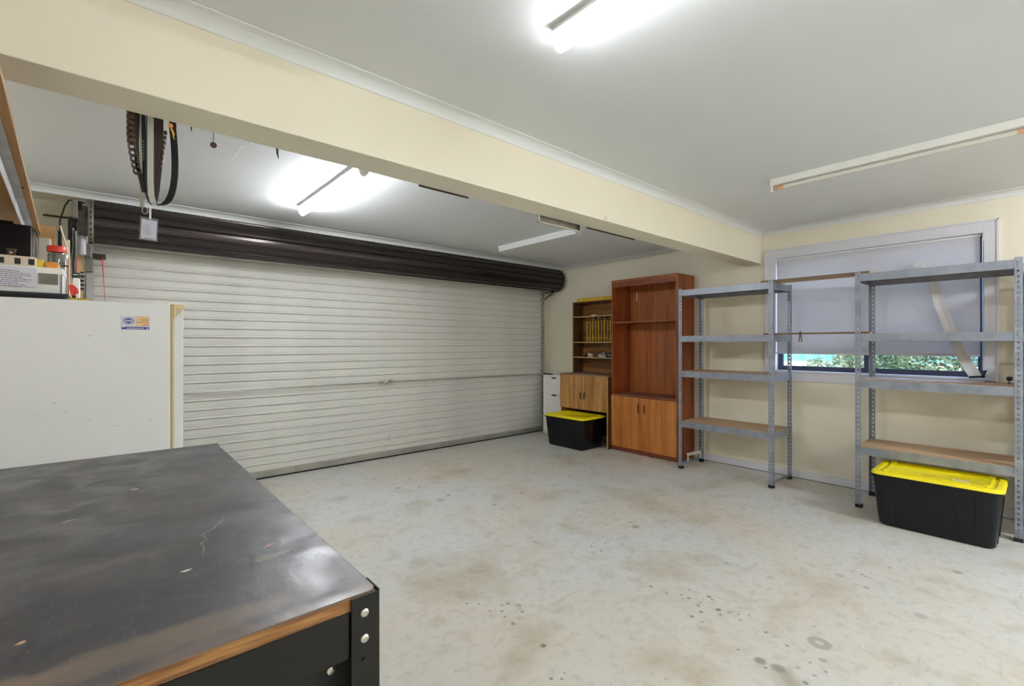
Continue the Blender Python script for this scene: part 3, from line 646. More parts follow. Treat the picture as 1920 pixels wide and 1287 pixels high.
# small scuffs on the enamel
R = random.Random(4); m = MB()
for (u, z) in [(-.295, 1.34), (-.262, 1.385), (-.045, 1.29), (-.032, 1.26), (.012, 1.11), (-.15, 1.03), (-.2, .99), (-.12, .995), (-.05, .955), (.02, .925), (.028, .922), (.045, .918), (.145, .93), (-.31, 1.07), (-.08, 1.18), (.03, 1.32), (-.17, 1.21)]:
    l = R.uniform(.003, .009); a = R.uniform(-.5, .5)
    m.obox((u, fy0 - .0002, z), (l, .0003, R.uniform(.0007, .0018)), (0, a, 0))
m.build('scuff_marks', 'grey', t)['kind'] = 'stuff'
# business card magnet
g = thing('fridge_magnet', 'blue and orange business card magnet on the white fridge side', 'magnet', (.094, fy0 - .001, 1.316))
MB().box(.049, .140, fy0 - .0016, fy0 - .0004, 1.316, 1.372).build('card', 'paper', g)
MB().box(.0935, .1395, fy0 - .0020, fy0 - .0016, 1.3305, 1.3715).build('orange_panel', 'peach', g)
m = MB().box(.049, .1395, fy0 - .0020, fy0 - .0016, 1.3170, 1.3245).box(.060, .1395, fy0 - .0020, fy0 - .0016, 1.3245, 1.3275); m.build('blue_strip', 'blueink', g)
m = MB()
for k in range(11): m.box(.0655 + k * .0052, .0690 + k * .0052, fy0 - .0023, fy0 - .0020, 1.3195, 1.3238)
m.box(.131, .136, fy0 - .0023, fy0 - .0020, 1.3185, 1.3255); m.build('strip_text', 'paper', g)
m = MB()
for z, x0 in ((1.356, .112), (1.3455, .097), (1.3355, .118)):
    x = x0
    while x < .137: l = R.uniform(.003, .007); m.box(x, min(x + l, .1385), fy0 - .0023, fy0 - .0020, z, z + .0022); x += l + .0012
m.build('panel_text', 'bench_edge', g)
def ell(cx, cz, rx, rz, n=28): return [(cx + rx * cos(2 * pi * k / n), cz + rz * sin(2 * pi * k / n)) for k in range(n)]
m = MB(); e1 = ell(.0715, 1.3515, .0175, .0135); e2 = ell(.0715, 1.3515, .0150, .0110)
m.add([(a, fy0 - .0021, c) for a, c in e1 + e2], [(k, (k + 1) % 28, 28 + (k + 1) % 28, 28 + k) for k in range(28)])
up = [(.0715 - .0145 + .029 * k / 12, 1.3525 + .0085 * sin(pi * k / 12)) for k in range(13)]; lo = [(.0715 - .0145 + .029 * k / 12, 1.3525 + .0018 * sin(pi * k / 12)) for k in range(13)][::-1]
m.add([(a, fy0 - .0021, c) for a, c in up + lo[1:-1]], [tuple(range(24))])
up = [(.0715 - .0125 + .025 * k / 12, 1.3505 - .0012 * sin(pi * k / 12)) for k in range(13)]; lo = [(.0715 - .0125 + .025 * k / 12, 1.3505 - .0085 * sin(pi * k / 12)) for k in range(13)][::-1]
m.add([(a, fy0 - .0021, c) for a, c in up + lo[1:-1]], [tuple(range(24))])
m.build('oval_logo', 'blueink', g)

# ---- things on the fridge
FT = 1.4295
tag(MB().loft([rr(-.435, -.118, 2.54, 2.90, .02, FT, 4), rr(-.44, -.112, 2.535, 2.905, .02, FT + .018, 4), rr(-.44, -.112, 2.535, 2.905, .02, FT + .024, 4), rr(-.43, -.122, 2.545, 2.895, .02, FT + .024, 4), rr(-.425, -.127, 2.55, 2.89, .02, FT + .006, 4)]).build('shallow_tray', 'black', bevel=0), 'flat black tray lying on the fridge under the white box', 'tray')
t = thing('paper_box', 'white cardboard box with a printed sheet on its front, on the black tray', 'box', (-.28, 2.70, FT + .008))
MB().box(-.425, -.128, 2.56, 2.86, FT + .008, 1.536).build('carton', 'enamel', t, bevel=.002)
MB().box(-.428, -.125, 2.556, 2.862, 1.530, 1.553).build('lid', 'white', t, bevel=.002)
MB().box(-.196, -.142, 2.5575, 2.5595, 1.488, 1.532).build('grey_panel', 'greymetal', t)
MB().box(-.134, -.130, 2.5565, 2.5595, FT + .01, 1.53).build('corner_strip', 'grey', t)
ps = MB().obox((-.315, 2.5545, 1.515), (.226, .0012, .074), (0, .045, 0)).build('printed_sheet', 'paper', t); ROOT[ps.name] = ROOT[t.name]
m = MB(); R = random.Random(11)
for k in range(9):
    z = 1.538 - k * .0072; x = -.42 if k else -.30; xe = [-.245, -.218, -.214, -.235, -.214, -.222, -.25, -.228, -.24][k]
    while x < xe:
        l = R.uniform(.004, .013); l = min(l, xe - x); xm = x + l / 2; m.obox((xm, 2.5535, z - (xm + .315) * .045 - .004), (l, .0006, .0026), (0, .045, 0)); x += l + .002
m.build('printed_text', 'ink', ps)
t = thing('power_board', 'long cream power board lying on the white box', 'power board', (-.30, 2.60, 1.5535))
MB().box(-.42, -.205, 2.585, 2.625, 1.5535, 1.594).build('casing', 'cream_card', t, bevel=.003)
for x in (-.305, -.262, -.225): MB().box(x, x + .016, 2.583, 2.586, 1.562, 1.584).build('switch', 'black', t)
MB().box(-.400, -.330, 2.583, 2.586, 1.560, 1.582).build('dark_panel', 'darksteel', t)
t = thing('spring_clip', 'brown plastic clip standing on the cream power board', 'clip', (-.272, 2.60, 1.594))
MB().prism([(-.284, 1.594), (-.260, 1.594), (-.264, 1.606), (-.258, 1.620), (-.286, 1.620), (-.280, 1.606)], 1, 2.59, 2.612).build('jaw', 'walnut', t, bevel=.001)
MB().tube([(-.272, 2.588, 1.604), (-.272, 2.616, 1.604)], .004, 8).build('pivot', 'steel', t)
t = thing('case', 'black case standing upright behind the white box', 'case', (-.34, 3.0, FT))
MB().box(-.43, -.246, 2.955, 3.05, FT, 1.780).build('shell', 'tub', t, bevel=.004); MB().tube([(-.36, 3.0, 1.780), (-.36, 3.0, 1.792), (-.31, 3.0, 1.792), (-.31, 3.0, 1.780)], .006, 8).build('handle', 'rubber', t)
t = thing('small_tub', 'small yellow tub on the white box', 'tub', (-.205, 2.64, 1.5535))
MB().loft([rr(-.216, -.190, 2.625, 2.652, .004, 1.5535), rr(-.219, -.187, 2.622, 2.655, .004, 1.585)]).build('bowl', 'yellow', t); MB().loft([rr(-.220, -.186, 2.621, 2.656, .004, 1.585), rr(-.220, -.186, 2.621, 2.656, .004, 1.591)]).build('rim', 'yellow', t)
t = thing('small_tub', 'small orange tub beside the yellow tub', 'tub', (-.165, 2.64, 1.5535))
MB().loft([rr(-.182, -.145, 2.625, 2.66, .008, 1.5535), rr(-.185, -.142, 2.622, 2.663, .008, 1.578), rr(-.178, -.150, 2.63, 2.655, .008, 1.586)]).build('bowl', 'orange', t, bevel=.002); MB().loft([rr(-.186, -.141, 2.621, 2.664, .008, 1.572), rr(-.186, -.141, 2.621, 2.664, .008, 1.575)]).build('rim', 'orange', t)
t = thing('jar', 'clear jar with a red lid and dark contents, behind the orange tub', 'jar', (-.155, 2.77, 1.5535))
MB().lathe((-.157, 2.755, 1.5535), [(.001, 0), (.027, 0), (.028, .01), (.028, .083), (.026, .088)], 20).build('body', 'jar', t)
MB().lathe((-.157, 2.755, 1.5535), [(.001, .046), (.0265, .046), (.0265, .082), (.001, .082)], 20).build('contents', 'grey', t)
MB().lathe((-.157, 2.755, 1.5535), [(.001, .090), (.030, .090), (.031, .112), (.029, .115), (.001, .115)], 20).build('lid', 'red', t)
t = thing('carton', 'small white carton standing on the fridge beside the black tray', 'carton', (-.088, 2.78, FT))
MB().box(-.106, -.086, 2.74, 2.84, FT, 1.540).build('box', 'white', t, bevel=.001); MB().box(-.104, -.087, 2.738, 2.7405, FT + .0, FT + .03).build('flap', 'cream_card', t)
t = thing('flat_charger', 'black charger lying on the small white carton', 'charger', (-.092, 2.79, 1.540))
MB().box(-.110, -.084, 2.745, 2.85, 1.540, 1.563).build('body', 'black', t, bevel=.004); MB().box(-.106, -.090, 2.744, 2.746, 1.552, 1.556).build('vent', 'steel', t)
t = thing('spray_can', 'thin silver spray can standing beside the red lidded jar', 'spray can', (-.137, 2.838, 1.5535))
MB().lathe((-.137, 2.838, 1.5535), [(.001, 0), (.0115, 0), (.0125, .004), (.0125, .055), (.012, .060), (.0125, .064), (.0125, .085), (.010, .092), (.001, .092)], 16).build('can', 'steel', t)
MB().lathe((-.137, 2.838, 1.5535), [(.0128, .040), (.0131, .041), (.0131, .047), (.0128, .048)], 16).build('dark_band', 'rubber', t)
t = thing('clamp', 'red plastic hand clamp in front of the small white carton', 'clamp', (-.095, 2.71, FT))
MB().prism([(-.110, 1.461), (-.098, 1.457), (-.092, 1.485), (-.098, 1.503), (-.114, 1.507), (-.118, 1.497)], 1, 2.705, 2.72).build('jaw', 'red', t, bevel=.002)
MB().prism([(-.098, 1.466), (-.086, 1.472), (-.089, 1.490), (-.096, 1.498)], 1, 2.70, 2.715).build('jaw', 'red', t, bevel=.002)
MB().box(-.108, -.096, 2.705, 2.722, FT, 1.462).build('handle', 'rubber', t)
t = thing('level', 'thin dusty yellow spirit level lying on the fridge under the red clamp', 'spirit level', (-.12, 2.67, FT))
MB().obox((-.092, 2.63, FT + .009), (.085, .018, .012), (0, 0, 0)).build('body', 'dirty_yellow', t); MB().obox((-.08, 2.6205, FT + .009), (.012, .002, .008), (0, 0, 0)).build('vial', 'lime', t)

# ---- sheets standing behind the fridge
def standing(name, lab, cat, x0, x1, y0, y1, z1, m_):
    t = thing(name, lab, cat, ((x0 + x1) / 2, (y0 + y1) / 2, 0)); MB().box(x0, x1, y0, y1, 0, z1).build('sheet', m_, t, bevel=.001); MB().box(x0 + .0005, x1 - .0005, y0, y1, z1, z1 + .002).build('worn_edge', 'teak_edge', t); return t
standing('plywood_sheet', 'brown board standing on end behind the fridge, below the wall shelf', 'board', -.330, -.214, 3.66, 3.675, 1.915, 'board')
standing('melamine_offcut', 'black edged narrow board standing beside the brown board', 'board', -.207, -.193, 3.72, 3.76, 1.905, 'rubber')
standing('timber_offcut', 'pale pointed timber standing beside the black edged board', 'board', -.190, -.158, 3.74, 3.765, 1.86, 'cream_card')
tag(MB().tube([(-.196, 3.70, 1.93), (-.185, 3.70, 1.88), (-.172, 3.70, 1.83), (-.165, 3.70, 1.78), (-.160, 3.70, 1.68), (-.160, 3.70, 0.0)], .004, 8).build('loose_cable', 'cream_card'), 'pale curved cable hanging in front of the pale timber behind the fridge', 'cable')
tag(MB().tube([(-.16, 3.60, 1.73), (-.27, 3.60, 1.815)], .010, 8).tube([(-.16, 3.60, 1.73), (-.16, 3.60, 1.4), (-.16, 3.60, 0)], .006, 8).build('bent_tube', 'terracotta'), 'orange brown tube slanting up in front of the brown board', 'tube')
t = thing('storage_pouch', 'pale grey pouch hanging behind the yellow and orange tubs', 'pouch', (-.235, 3.4, 1.55)); MB().loft([rr(-.268, -.205, 3.38, 3.42, .01, 1.55), rr(-.27, -.200, 3.37, 3.43, .015, 1.66), rr(-.262, -.215, 3.39, 3.41, .008, 1.80)]).build('bag', 'greyband', t); MB().tube([(-.262, 3.4, 1.8), (-.275, 3.42, 1.845)], .003, 6).build('cord', 'rubber', t)

# ---- wall shelf above the fridge
t = thing('wall_shelf_unit', 'steel framed shelf with a wooden board running along the wall above the fridge', 'shelf', (-.36, 3.55, 0))
def shp(y): return -.178 + (y - 1.532) * (-.270 + .178) / (3.602 - 1.532)
ya, yb = .95, 3.60
m = MB(); m.add([(x, y, z) for z in (1.85, 1.868) for x, y in ((-.445, ya), (shp(ya), ya), (shp(yb), yb), (-.445, yb))], [(0, 3, 2, 1), (4, 5, 6, 7), (0, 1, 5, 4), (1, 2, 6, 5), (2, 3, 7, 6), (3, 0, 4, 7)])
m.build('board', 'ply', t)
m = MB(); m.add([(x, y, z) for z in (1.851, 1.869) for x, y in ((shp(ya), ya), (shp(ya) + .002, ya), (shp(yb) + .002, yb), (shp(yb), yb))], [(0, 3, 2, 1), (4, 5, 6, 7), (0, 1, 5, 4), (1, 2, 6, 5), (2, 3, 7, 6), (3, 0, 4, 7)])
m.build('board_edge', 'teak_edge', t)
m = MB()
for (o0, o1, z0, z1) in ((-.042, -.018, 1.846, 1.85), (-.044, -.042, 1.795, 1.85)):
    m.add([(x, y, z) for z in (z0, z1) for x, y in ((shp(ya) + o0, ya), (shp(ya) + o1, ya), (shp(yb) + o1, yb - .01), (shp(yb) + o0, yb - .01))], [(0, 3, 2, 1), (4, 5, 6, 7), (0, 1, 5, 4), (1, 2, 6, 5), (2, 3, 7, 6), (3, 0, 4, 7)])
m.build('front_beam', 'galv_old', t)
for (x, y, zb) in ((-.290, 3.50, 0), (-.43, 3.50, 0)):
    MB().box(x - .018, x + .014, y, y + .003, zb, 1.862).box(x + .011, x + .014, y, y + .03, zb, 1.862).build('post', 'galv_old', t)
m = MB()
for z in (1.845, 1.815, 1.79, 1.76, 1.73): m.box(-.300, -.282, 3.4965, 3.5, z, z + .004)
m.build('post_clips', 'steel', t)['kind'] = 'stuff'
for (y, x) in ((2.55, -.242), (2.55, -.31)): MB().tube([(x - .008, y, 1.8495), (x + .008, y, 1.8495)], .0035, 6).build('screw_hole', 'rubber', t)

# ---- gear on the back wall beside the door
tag(MB().box(-.168, -.128, 4.70, 4.74, 0, 1.905).build('timber_post', 'timber', bevel=.002), 'pale timber post standing beside the door track', 'post')
tag(MB().tube([(-.158, 4.68, 0), (-.158, 4.68, 1.90)], .0075, 10).build('salmon_pipe', 'copper'), 'thin salmon coloured pipe in front of the timber post', 'pipe')
t = thing('barrel_bolt', 'small silver barrel bolt on the timber post', 'bolt', (-.128, 4.69, 1.66))
MB().box(-.142, -.122, 4.695, 4.70, 1.655, 1.79).build('plate', 'darksteel', t)
for z in (1.67, 1.70, 1.73, 1.765): MB().box(-.144, -.118, 4.682, 4.698, z, z + .012).build('keeper', 'steel', t, bevel=.002)
tag(MB().tube([(-.128, 4.60, 1.905), (-.128, 4.60, 2.045)], [.021, .019], 12).build('white_sleeve', 'paper'), 'short white plastic sleeve hanging below the door motor', 'sleeve')
t = thing('hanging_straps', 'bundle of dark straps hanging below the door motor', 'straps', (-.165, 4.42, 1.60))
MB().tube([(-.185, 4.45, 2.10), (-.183, 4.45, 1.98), (-.176, 4.45, 1.86), (-.163, 4.45, 1.72), (-.160, 4.45, 1.60)], .008, 6).build('strap', 'rubber', t)
MB().tube([(-.160, 4.43, 2.04), (-.158, 4.43, 1.90), (-.166, 4.43, 1.80), (-.158, 4.43, 1.62)], .010, 6).build('strap', 'black', t)
MB().tube([(-.172, 4.44, 2.06), (-.168, 4.44, 1.95), (-.175, 4.44, 1.86), (-.17, 4.44, 1.7)], .006, 6).build('strap', 'greymetal', t)
tag(MB().obox((-.268, YR - .004, 2.205), (.16, .008, .012), (0, 0, 0)).build('wall_strip', 'walnut'), 'short thin dark strip fixed to the back wall beside the motor', 'strip')
tag(MB().tube([(4.835, YR - .012, 1.60), (4.835, YR - .012, 1.87)], .011, 10).build('white_conduit', 'white'), 'short white conduit on the wall under the roll end beside the track', 'conduit')

# ---- beam fittings
t = thing('metal_channel', 'short olive metal channel hanging under the far edge of the beam', 'channel', (2.195, 2.06, 2.005))
MB().box(2.007, 2.380, 2.062, 2.066, 2.005, 2.30).build('web', 'greymetal', t); MB().box(2.007, 2.380, 2.046, 2.066, 2.005, 2.008).build('flange', 'wall', t); MB().box(2.007, 2.011, 2.046, 2.066, 2.005, 2.25).build('end_flange', 'greymetal', t); MB().box(2.376, 2.380, 2.046, 2.066, 2.005, 2.25).build('end_flange', 'greymetal', t)
for (a, c, lab) in ((2.45, 3.0, 'long thin dark strip under the far edge of the beam near the wooden cabinet'), (1.17, 1.47, 'short thin dark strip under the far edge of the beam past the lit tube')):
    tag(MB().box(a, c, 2.046, 2.049, 2.037, 2.06).build('edge_strip', 'darksteel'), lab, 'strip')
tag(MB().lathe((2.42, 1.864, 2.062), [(.001, -.003), (.016, -.002), (.020, 0)], 12, 1).build('plaster_patch', 'cream_card'), 'small pale filler patch low on the near face of the beam', 'patch')
t = thing('hanging_disc', 'small round dark disc hanging from the beam', 'disc', (.305, 2.06, 1.98)); MB().lathe((.305, 2.06, 2.004), [(.001, -.002), (.011, -.002), (.011, .002), (.001, .002)], 16, 1).build('disc', 'walnut', t); MB().tube([(.305, 2.06, 2.014), (.305, 2.06, 2.05)], .0012, 6).build('wire', 'rubber', t)
tag(MB().tube([(.525, 2.06, 2.06), (.527, 2.06, 2.03), (.531, 2.06, 2.012)], [.005, .004, .0015], 8).build('screw_hook', 'darksteel'), 'single dark hook under the beam beside the white string', 'hook')
tag(MB().tube([(.236, 2.06, 2.06), (.236, 2.06, 2.035)], [.004, .0012], 8).build('nail', 'darksteel'), 'single dark nail under the beam beside the black belt', 'nail')
tag(MB().tube([(.435, 2.06, 2.05), (.418, 2.06, 2.035), (.395, 2.06, 2.022), (.385, 2.06, 2.000), (.372, 2.06, 1.975), (.358, 2.06, 1.958)], .0013, 6).build('string', 'white'), 'thin white string dangling from the beam', 'string')

# ---- belts hanging behind the beam
def belt(name, lab, cat, pts, wdir, width, thick, mat_, extra=None):
    """flat strap along PTS, width along WDIR"""
    t = thing(name, lab, cat, (pts[0][0], pts[0][1], min(p[2] for p in pts)))
    w_ = Vector(wdir).normalized() * width / 2; P = [Vector(p) for p in pts]; loops = []
    for i, p in enumerate(P):
        d = (P[min(i + 1, len(P) - 1)] - P[max(i - 1, 0)]).normalized(); n_ = d.cross(w_.normalized()).normalized() * thick / 2
        loops.append([p + w_ + n_, p - w_ + n_, p - w_ - n_, p + w_ - n_])
    MB().loft(loops).build('strap', mat_, t); return t
def loop(x0, x1, y, ztop, zlow, n=12):
    """U shape from (x0, ztop) down to zlow and back up to (x1, ztop)"""
    r = abs(x1 - x0) / 2; c = (x0 + x1) / 2; s = 1 if x1 > x0 else -1; p = [(x0, y, ztop), (x0, y, (ztop + zlow) / 2 + .02)]
    for k in range(n + 1): a = pi - pi * k / n; p.append((c + s * r * cos(a), y, zlow + r * 1.6 - r * 1.6 * sin(a)))
    return p + [(x1, y, (ztop + zlow) / 2 + .02), (x1, y, ztop)]
ZT = 2.22
t = belt('leather_belt', 'black leather belt with an orange and gold emblem, the outermost of the hanging belts', 'belt', [(.184, 2.13, ZT), (.187, 2.13, 2.05), (.192, 2.13, 1.99), (.194, 2.13, 1.93), (.193, 2.13, 1.88), (.189, 2.13, 1.84), (.183, 2.13, 1.81), (.174, 2.13, 1.785), (.162, 2.13, 1.770), (.148, 2.13, 1.763), (.136, 2.13, 1.762)], (.8, -.6, 0), .024, .003, 'black_fab')
m = MB().lathe((.178, 2.105, 2.055), [(.001, -.002), (.0075, -.001), (.008, .001)], 12, 1); m.tube([(.180, 2.105, 2.045), (.184, 2.104, 2.03), (.187, 2.104, 2.015)], [.004, .003, .001], 6); m.build('emblem', 'orange', t)
m = MB().tube([(.182, 2.1035, 2.040), (.188, 2.103, 2.025), (.186, 2.103, 2.014), (.190, 2.103, 2.006)], [.003, .0025, .0016, .0008], 6); m.build('emblem_tail', 'yellow', t)
t = belt('webbing_belt', 'pale grey webbing belt with dark edges, hanging in a loop', 'belt', [(.120, 2.11, ZT), (.120, 2.11, 1.95), (.120, 2.11, 1.84), (.122, 2.11, 1.79), (.128, 2.112, 1.765), (.134, 2.118, 1.757)], (1, -.15, 0), .019, .003, 'greyband')
for dx in (-.0108, .0108):
    MB().tube([(.120 + dx, 2.11, ZT), (.120 + dx, 2.11, 1.84), (.122 + dx, 2.11, 1.79), (.128 + dx, 2.111, 1.763), (.134 + dx, 2.117, 1.757)], .0022, 6).build('edge_binding', 'navy', t)
t = belt('narrow_belt', 'navy belt with lime green lettering between the shell belt and the grey webbing', 'belt', [(.100, 2.14, ZT), (.102, 2.14, 2.05), (.104, 2.14, 1.95), (.105, 2.14, 1.86), (.112, 2.14, 1.80), (.122, 2.14, 1.77)], (1, .2, 0), .012, .003, 'navy')
m = MB()
for k in range(7): m.obox((.101 + .001 * (k % 2), 2.134, 1.985 - k * .011), (.005, .0008, .006), (0, .3 if k % 2 else -.3, 0))
m.build('lettering', 'lime', t)
t = belt('wide_belt', 'wide dark brown leather belt hanging beside a row of cartridge loops', 'belt', [(.147, 2.15, ZT), (.147, 2.15, 2.05), (.146, 2.15, 1.94), (.141, 2.15, 1.88), (.136, 2.15, 1.82), (.130, 2.15, 1.78)], (1, -.1, 0), .027, .004, 'brown_web')
for k in range(8): MB().lathe((.1665 - .0016 * k ** 1.15, 2.15, 2.04 - k * .0185), [(.001, -.008), (.0055, -.006), (.0055, .006), (.001, .008)], 10).build('cartridge_loop', 'brown_leather', t)
t = belt('cartridge_belt', 'brown leather belt with a column of round shell loops, nearest the left wall', 'belt', [(.084, 2.13, ZT), (.084, 2.13, 2.05), (.082, 2.13, 1.97), (.084, 2.13, 1.90), (.094, 2.13, 1.85), (.104, 2.13, 1.80)], (1, -.1, 0), .014, .004, 'brown_web')
for k in range(11):
    z = 2.075 - k * .0205; x = .066 + (.0012 * max(0, k - 4) ** 1.5)
    m = MB(); c = (x, 2.12, z)
    loops = []
    for i in range(15):
        a = 2 * pi * i / 14; ctr = Vector(c) + Vector((.0095 * cos(a), 0, .0095 * sin(a))); nn = Vector((cos(a), 0, sin(a)))
        loops.append([ctr + nn * .003 + Vector((0, -.011, 0)), ctr + nn * .003 + Vector((0, .011, 0)), ctr - nn * .001 + Vector((0, .011, 0)), ctr - nn * .001 + Vector((0, -.011, 0))])
    m.loft(loops[:-1] + [loops[0]], False, False, True)
    if k < 6: m.lathe(c, [(.001, .010), (.0095, .010), (.0095, -.012), (.006, -.016), (.001, -.017)], 12, 1)
    m.build('shell_loop', 'brown_leather', t)
t = belt('canvas_strap', 'narrow pale canvas strap behind the shell belt', 'strap', [(.098, 2.17, ZT), (.098, 2.17, 1.95), (.097, 2.17, 1.80), (.100, 2.17, 1.755)], (1, 0, 0), .010, .002, 'greyband')
MB().tube([(.092, 2.168, 1.757), (.108, 2.166, 1.760)], .004, 8).build('ring', 'steel', t)
# hanging tag
t = thing('tag_card', 'white tag card in a clear sleeve hanging below the belts', 'tag', (.115, 2.12, 1.62))
MB().obox((.1165, 2.115, 1.668), (.052, .0010, .082), (0, .045, 0)).build('sleeve', 'sleeve', t)
cd = MB().obox((.1165, 2.1155, 1.666), (.044, .0008, .070), (0, .045, 0)).build('card', 'paper', t); ROOT[cd.name] = ROOT[t.name]
m = MB(); R = random.Random(5)
for k in range(7):
    l = R.uniform(.014, .024); z = 1.680 - k * .0055; m.obox((.111 + (1.666 - z) * .045, 2.1148, z), (l, .0005, .0012), (0, .045, 0))
m.obox((.118, 2.1148, 1.634), (.030, .0005, .0028), (0, .045, 0)); m.build('printed_text', 'ink', cd)
MB().obox((.1150, 2.1142, 1.703), (.011, .0006, .003), (0, .045, 0)).build('slot', 'rubber', t)
MB().obox((.120, 2.112, 1.728), (.006, .002, .050), (0, .0, 0)).build('strap', 'paper', t)
m = MB().tube([(.105 + .008 * cos(a), 2.112, 1.732 + .012 * sin(a)) for a in [k * pi / 8 for k in range(17)]], .0012, 6); m.build('key_ring', 'steel', t)
tag(MB().tube([(.04, 2.072, 2.19), (.22, 2.072, 2.19)], .004, 8).tube([(.04, 2.072, 2.19), (.04, 2.046, 2.19)], .004, 8).tube([(.22, 2.072, 2.19), (.22, 2.046, 2.19)], .004, 8).build('belt_rail', 'steel'), 'thin steel rail behind the beam that carries the belts', 'rail')

# ================================================================== STEEL SHELVING
HP = .035
def upright_mb(x, y, sx, sy, h=1.80, z0=.012):
    """slotted angle: corner at (x, y), front flange runs along y, side flange along x; keyhole slots cut through"""
    m = MB(); w_ = .036; n = int((h - z0) / HP)
    for fl in (0, 1):
        def P(a, z):
            return (x, y + sy * a, z) if fl == 0 else (x + sx * a, y, z)
        z = z0 + .01
        v = [P(0, z0), P(w_, z0), P(w_, z), P(0, z)]; m.add(v, [(0, 1, 2, 3)])
        for k in range(n):
            za = z + k * HP; zb = za + HP; c = w_ * .55; zc = (za + zb) / 2
            hole = [(c - .0018, zc - .008), (c + .0018, zc - .008), (c + .0062, zc + .002), (c + .0052, zc + .007), (c - .0052, zc + .007), (c - .0062, zc + .002)]
            o = [P(0, za), P(w_, za), P(w_, zc), P(w_, zb), P(0, zb), P(0, zc)] + [P(a, b_) for a, b_ in hole]
            m.add(o, [(0, 1, 7, 6), (1, 2, 8, 7), (2, 3, 9, 8), (3, 4, 10, 9), (4, 5, 11, 10), (5, 0, 6, 11)])
        m.add([P(0, z + n * HP), P(w_, z + n * HP), P(w_, h), P(0, h)], [(0, 1, 2, 3)])
    return m
def shelving(lab, x0, x1, y0, y1, levels, top=1.80, tie=True):
    t = thing('steel_shelving', lab, 'shelving', ((x0 + x1) / 2, (y0 + y1) / 2, 0), None)
    for (x, sx) in ((x0, 1), (x1, -1)):
        for (y, sy) in ((y0, 1), (y1, -1)):
            u = upright_mb(x, y, sx, sy, top).build('upright', 'galv', t); s = u.modifiers.new('thick', 'SOLIDIFY'); s.thickness = .0016; s.offset = 0
            ROOT[u.name] = ROOT[t.name]
            ft = MB().box(min(x - sx * .002, x + sx * .040), max(x - sx * .002, x + sx * .040), min(y - sy * .002, y + sy * .040), max(y - sy * .002, y + sy * .040), 0, .026)
            ft.build('foot_cap', 'rubber', u, bevel=.001)
    for zt in levels:
        zb = zt - .058; q = .003
        # front and back beams with folded lips, end beams
        for (x, s) in ((x0 + q, 1), (x1 - q, -1)):
            prof = [(x, zb), (x, zt), (x + s * .004, zt), (x + s * .004, zt - .016), (x + s * .022, zt - .016), (x + s * .022, zt - .018), (x + s * .002, zt - .018), (x + s * .002, zb + .002), (x + s * .012, zb + .002), (x + s * .012, zb)]
            MB().prism(prof, 1, y0 + .004, y1 - .004).build('beam', 'galv', t)
        for (y, s) in ((y0 + q, 1), (y1 - q, -1)):
            prof = [(y, zb), (y, zt), (y + s * .004, zt), (y + s * .004, zt - .016), (y + s * .022, zt - .016), (y + s * .022, zt - .018), (y + s * .002, zt - .018), (y + s * .002, zb + .002), (y + s * .012, zb + .002), (y + s * .012, zb)]
            prof = [(a, z) for a, z in prof]
            m = MB(); m.prism(prof, 0, x0 + .006, x1 - .006); m.build('end_beam', 'galv', t)
        MB().box(x0 + .009, x1 - .009, y0 + .009, y1 - .009, zt - .0155, zt + .0015).build('shelf_board', 'mdf', t)
    if tie:
        for y in (y0 + .004, y1 - .016): MB().box(x0 + .004, x1 - .004, y, y + .012, .030, .052).build('floor_tie', 'galv', t)
    return t
SX0, SX1 = 4.362, 4.815
s1 = shelving('four level steel shelving next to the red brown cabinet, one end over the window', SX0, SX1, 1.568, 2.452, (1.795, 1.334, .982, .478))
s2 = shelving('four level steel shelving in front of the window, with the long black tub beneath', SX0 - .005, SX1 - .005, .106, .978, (1.793, 1.333, .980, .468), tie=False)
s3 = shelving('steel shelving past the window tub, only its first upright in the picture', SX0 + .01, SX1, -.80, .072, (1.70, 1.20, .85, .40), top=1.83, tie=False)
# rivets on the front uprights, at the beams
for unit, ys in ((s1, (1.588, 2.432)), (s2, (.126, .958))):
    for y in ys:
        for z in (1.775, 1.752, 1.315, .963, .455):
            MB().lathe((SX0 - .0065 if unit is s2 else SX0 - .0015, y, z), [(.001, -.003), (.005, -.002), (.0065, 0)], 10, 0).build('rivet', 'galv', unit)
# loose planks bridging the two units
t = thing('bridging_plank', 'narrow brown plank laid across the top of both shelving units', 'plank', (4.47, 1.27, 1.797))
MB().box(4.402, 4.57, .90, 1.68, 1.7980, 1.815).build('plank', 'mdf', t); MB().box(4.4005, 4.402, .90, 1.68, 1.7980, 1.815).build('front_edge', 'mdf_edge', t)
t = thing('bridging_plank', 'narrow brown plank laid between the second shelves of both units, clamped peg on it', 'plank', (4.44, 1.27, 1.336))
MB().box(4.402, 4.50, .90, 1.66, 1.3362, 1.350).build('plank', 'mdf', t); MB().box(4.4005, 4.402, .90, 1.66, 1.3362, 1.350).build('front_edge', 'mdf_edge', t)
t = thing('peg', 'brown peg clipped to the lower bridging plank in front of the blind', 'clamp', (4.385, 1.366, 1.27))
MB().obox((4.395, 1.372, 1.316), (.010, .008, .092), (.10, 0, 0)).build('jaw', 'brown_cloth', t, bevel=.002); MB().obox((4.395, 1.360, 1.316), (.010, .008, .092), (-.10, 0, 0)).build('jaw', 'brown_cloth', t, bevel=.002)
MB().lathe((4.388, 1.366, 1.343), [(.001, -.003), (.010, -.002), (.010, .002), (.001, .003)], 12, 0).build('spring', 'darksteel', t)
t = thing('loose_rail', 'short loose white metal rail leaning low inside the shelving beside the cabinet', 'rail', (4.65, 2.43, .05))
